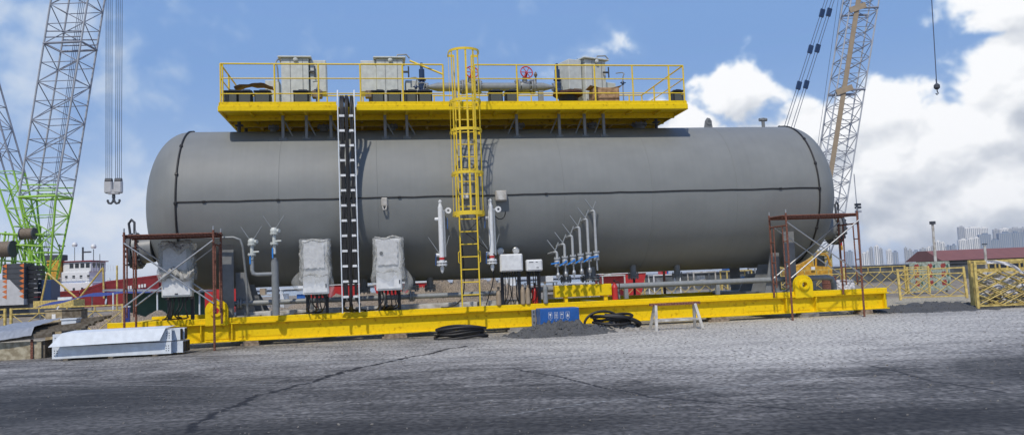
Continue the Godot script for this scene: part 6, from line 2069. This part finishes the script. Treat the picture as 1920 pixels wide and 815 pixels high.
	for q in [[27.35, -18.7, 3.42, 0.07, "pale lamp post with a box lamp before the red-roofed shed"], [30.2, -18.3, 2.10, 0.065, "short pale post before the red roof at far right"]]:
		var t := thing("lamp_post", q[4], "lamp post", Vector3(q[0], 0, q[1]))
		var g := Geo.new()
		g.tube(Vector3(q[0], 0, q[1]), Vector3(q[0], q[2], q[1]), q[3] * 1.25, q[3], 10)
		part(t, "post", g, M.white_dirty)
		slab(t, "lamp_head" if q[2] > 3.0 else "post_cap", Vector3(q[0], q[2] + 0.08, q[1]), Vector3(0.24, 0.17, 0.22) if q[2] > 3.0 else Vector3(0.2, 0.06, 0.2), M.counterweight)
	var ms := thing("slender_mast", "slender pale mast with small boxes rising behind the right scaffold", "mast", Vector3(43.96, 0, -51.3))
	bar(ms, "lower_pole", Vector3(43.97, 0, -51.4), Vector3(43.95, 7.2, -51.4), 0.11, M.boom_light, 8)
	bar(ms, "upper_pole", Vector3(43.95, 7.2, -51.4), Vector3(43.9, 10.4, -51.4), 0.045, M.boom_light, 6)
	for y in [6.6, 7.0, 7.3]:
		slab(ms, "equipment_box", Vector3(44.0, y, -51.3), Vector3(0.5, 0.22, 0.4), M.boom_light if y < 6.8 else M.counterweight)
	var ex := thing("yellow_digger", "yellow digger cab seen through the right scaffold", "digger", Vector3(20.2, 0, -20))
	var E := Basis(Vector3.UP, -0.166)
	slab(ex, "track", Vector3(20.2, 0.35, -20), Vector3(2.4, 0.7, 1.8), M.counterweight, E)
	var eb := Geo.new()
	eb.ext(PackedVector2Array([Vector2(-1.1, 0.7), Vector2(1.2, 0.7), Vector2(1.2, 1.25), Vector2(0.2, 1.35), Vector2(0.1, 1.75), Vector2(-0.3, 1.6), Vector2(-1.1, 1.2)]), 1.5, Vector3(20.2, 0, -20.6), E)
	part(ex, "body", eb, M.digger_yellow)
	var cf := Geo.new()
	cf.path([Vector3(20.45, 1.3, -19.4), Vector3(20.5, 1.85, -19.4), Vector3(20.65, 2.0, -19.4), Vector3(21.0, 2.0, -19.35), Vector3(21.15, 1.85, -19.3), Vector3(21.3, 1.25, -19.3)], 0.06, 6)
	part(ex, "cab_frame", cf, M.digger_yellow)
	slab(ex, "cab_glass", Vector3(20.85, 1.6, -19.7), Vector3(0.6, 0.6, 0.05), M.window_dark, E)
	slab(ex, "white_plate", Vector3(20.05, 1.2, -19.02), Vector3(0.22, 0.2, 0.03), M.white_paint, E)
	var fl := thing("red_flag_pole", "short pole with a red and yellow flag behind the right scaffold", "flag", Vector3(22.0, 0, -19.5))
	bar(fl, "pole", Vector3(22.0, 0, -19.5), Vector3(22.0, 2.9, -19.5), 0.03, M.galvanised, 6)
	slab(fl, "red_flag", Vector3(22.1, 2.6, -19.5), Vector3(0.2, 0.34, 0.03), M.red_paint)
	slab(fl, "yellow_flag", Vector3(22.12, 2.3, -19.5), Vector3(0.2, 0.26, 0.03), M.digger_yellow)
	for q in [[15.5, -9.0, 0.42, "small lump of white wrapped equipment before the right lattice fence"], [14.9, -8.9, 0.30, "small rust-brown drum before the right lattice fence"]]:
		var t := thing("wrapped_machine" if q[2] > 0.4 else "rusty_drum", q[3], "equipment", Vector3(q[0], 0, q[1]))
		if q[2] > 0.4:
			part(t, "cover", wrap_geo(Vector3(q[0], 0, q[1]), 0.6, 0.5, 0.0, 0.72, 93, 0.16, 0.1), M.cloth_white)
			slab(t, "load", Vector3(q[0], 0.36, q[1]), Vector3(0.58, 0.72, 0.48), M.cloth_white)
		else:
			var g := Geo.new()
			g.lathe([[0.0, 0.0], [0.29, 0.0], [0.30, 0.03], [0.29, 0.28], [0.31, 0.30], [0.29, 0.32], [0.29, 0.58], [0.31, 0.60], [0.29, 0.62], [0.29, 0.86], [0.30, 0.88], [0.27, 0.89], [0.0, 0.87]], Vector3(q[0], 0, q[1]), Vector3.UP, 18)
			part(t, "drum", g, M.rust)
	build_city()

const CITY := [[1003,-1229,10,59,0],[1021,-1226,24,57,1],[1041,-1223,15,56,1],[1064,-1220,9,52,0],[1077,-1217,15,53,1],[1095,-1214,19,53,0],[1112,-1211,17,53,0],[846,-952,16,36,2],[861,-950,12,36,2],[875,-947,16,36,2],[819,-957,15,35,2],[800,-960,8,30,1],[808,-959,7,31,1],[789,-962,11,29,1],[832,-955,11,27,2],[755,-968,8,28,1],[762,-967,6,26,1],[769,-966,6,21,2],[777,-965,7,22,2],[735,-972,7,19,0],[743,-971,6,20,1],[748,-970,4,21,0],[712,-976,4,21,0],[717,-975,6,18,0],[725,-974,10,16,2],[689,-980,7,19,1],[697,-979,8,16,2],[672,-982,6,25,1],[678,-982,5,21,0],[635,-989,9,19,2],[655,-986,6,16,1],[660,-985,4,18,1],[665,-984,5,23,0],[-373,-1157,4,22,1],[-365,-1156,6,20,1],[-349,-1153,6,21,0],[-340,-1152,4,19,1],[-308,-1147,5,18,0]]

func city_place(q: Array) -> String:
	return "far across the water at left" if q[0] < 0 else ("in the skyline above the red roof" if q[0] > 780 else "in the skyline left of the red roof")

func build_city() -> void:
	var words := ["leftmost", "second", "third", "fourth", "fifth", "sixth", "seventh", "eighth"]
	var dirs := []
	for q in CITY: dirs.append(float(q[0]) / -q[1])
	for k in CITY.size():
		var q: Array = CITY[k]
		var w: float = q[2]; var h: float = q[3] + 1.0
		var tone: String = ["grey", "white", "bluish"][q[4]]
		var n := 0
		for j in CITY.size():
			if CITY[j][4] == q[4] and city_place(CITY[j]) == city_place(q) and dirs[j] < dirs[k]: n += 1
		var t := thing("tower_block", "%s %s tower block%s %s" % [words[n], tone, " from the left" if n > 0 else "", city_place(q)], "building", Vector3(q[0], -1, q[1]), "%s city towers %s" % [tone, city_place(q)], -0.166 - 0.30)
		var m: Material = [M.city_grey, M.city_white, M.city_blue][q[4]]
		slab(t, "block", Vector3(0, h * 0.5, 0), Vector3(w, h, w * 0.7), m, Basis(), true)
		slab(t, "roof_block", Vector3(w * 0.1, h + 0.9, 0), Vector3(w * 0.4, 1.8, w * 0.35), m, Basis(), true)
		var bays := clampi(int(w / 2.2), 2, 8)
		for b in bays:
			var x := lerpf(-w * 0.5, w * 0.5, (b + 0.5) / bays)
			slab(t, "window_bay", Vector3(x, h * 0.5, w * 0.35 + 0.02), Vector3(w / bays * 0.34, h * 0.94, 0.3), M.city_glass if q[4] != 2 else M.city_grey, Basis(), true)

# ------------------------------------------------------------------ scene
func _ready() -> void:
	var cam := Camera3D.new()
	cam.name = "camera"
	cam.position = Vector3(-3.512, 1.35, 21.823)
	cam.rotation_degrees = Vector3(4.33, -9.499, -2.303)
	cam.fov = 30.452
	cam.near = 0.05
	cam.far = 6000.0
	cam.current = true
	add_child(cam)
	var env := Environment.new()
	env.background_mode = Environment.BG_SKY
	var sm := PanoramaSkyMaterial.new()
	sm.panorama = make_sky()
	var sky := Sky.new()
	sky.sky_material = sm
	env.sky = sky
	env.background_energy_multiplier = 1.0
	env.tonemap_mode = Environment.TONE_MAPPER_LINEAR
	env.tonemap_exposure = 1.06
	env.sdfgi_enabled = true; env.ssao_enabled = true; env.ssil_enabled = true
	env.fog_enabled = true
	env.fog_density = 0.00022
	env.fog_light_color = Color(0.88, 0.91, 0.95)
	var we := WorldEnvironment.new()
	we.name = "environment"
	we.environment = env
	add_child(we)
	var sun := DirectionalLight3D.new()
	sun.name = "sun"
	sun.light_energy = 1.0
	sun.light_color = Color(1.0, 0.965, 0.91)
	sun.light_angular_distance = 1.5
	sun.shadow_enabled = true
	add_child(sun)
	sun.look_at_from_position(Vector3(-0.21, 0.67, 0.467) * 50.0, Vector3.ZERO)

	make_materials()
	make_ground()
	build_tank()
	build_skid()
	build_platform()
	build_ladder()
	build_tray()
	build_piping()
	build_samplers()
	build_gauges()
	build_cabinets()
	build_boxes()
	build_deck_things()
	build_yard_things()
	build_background()
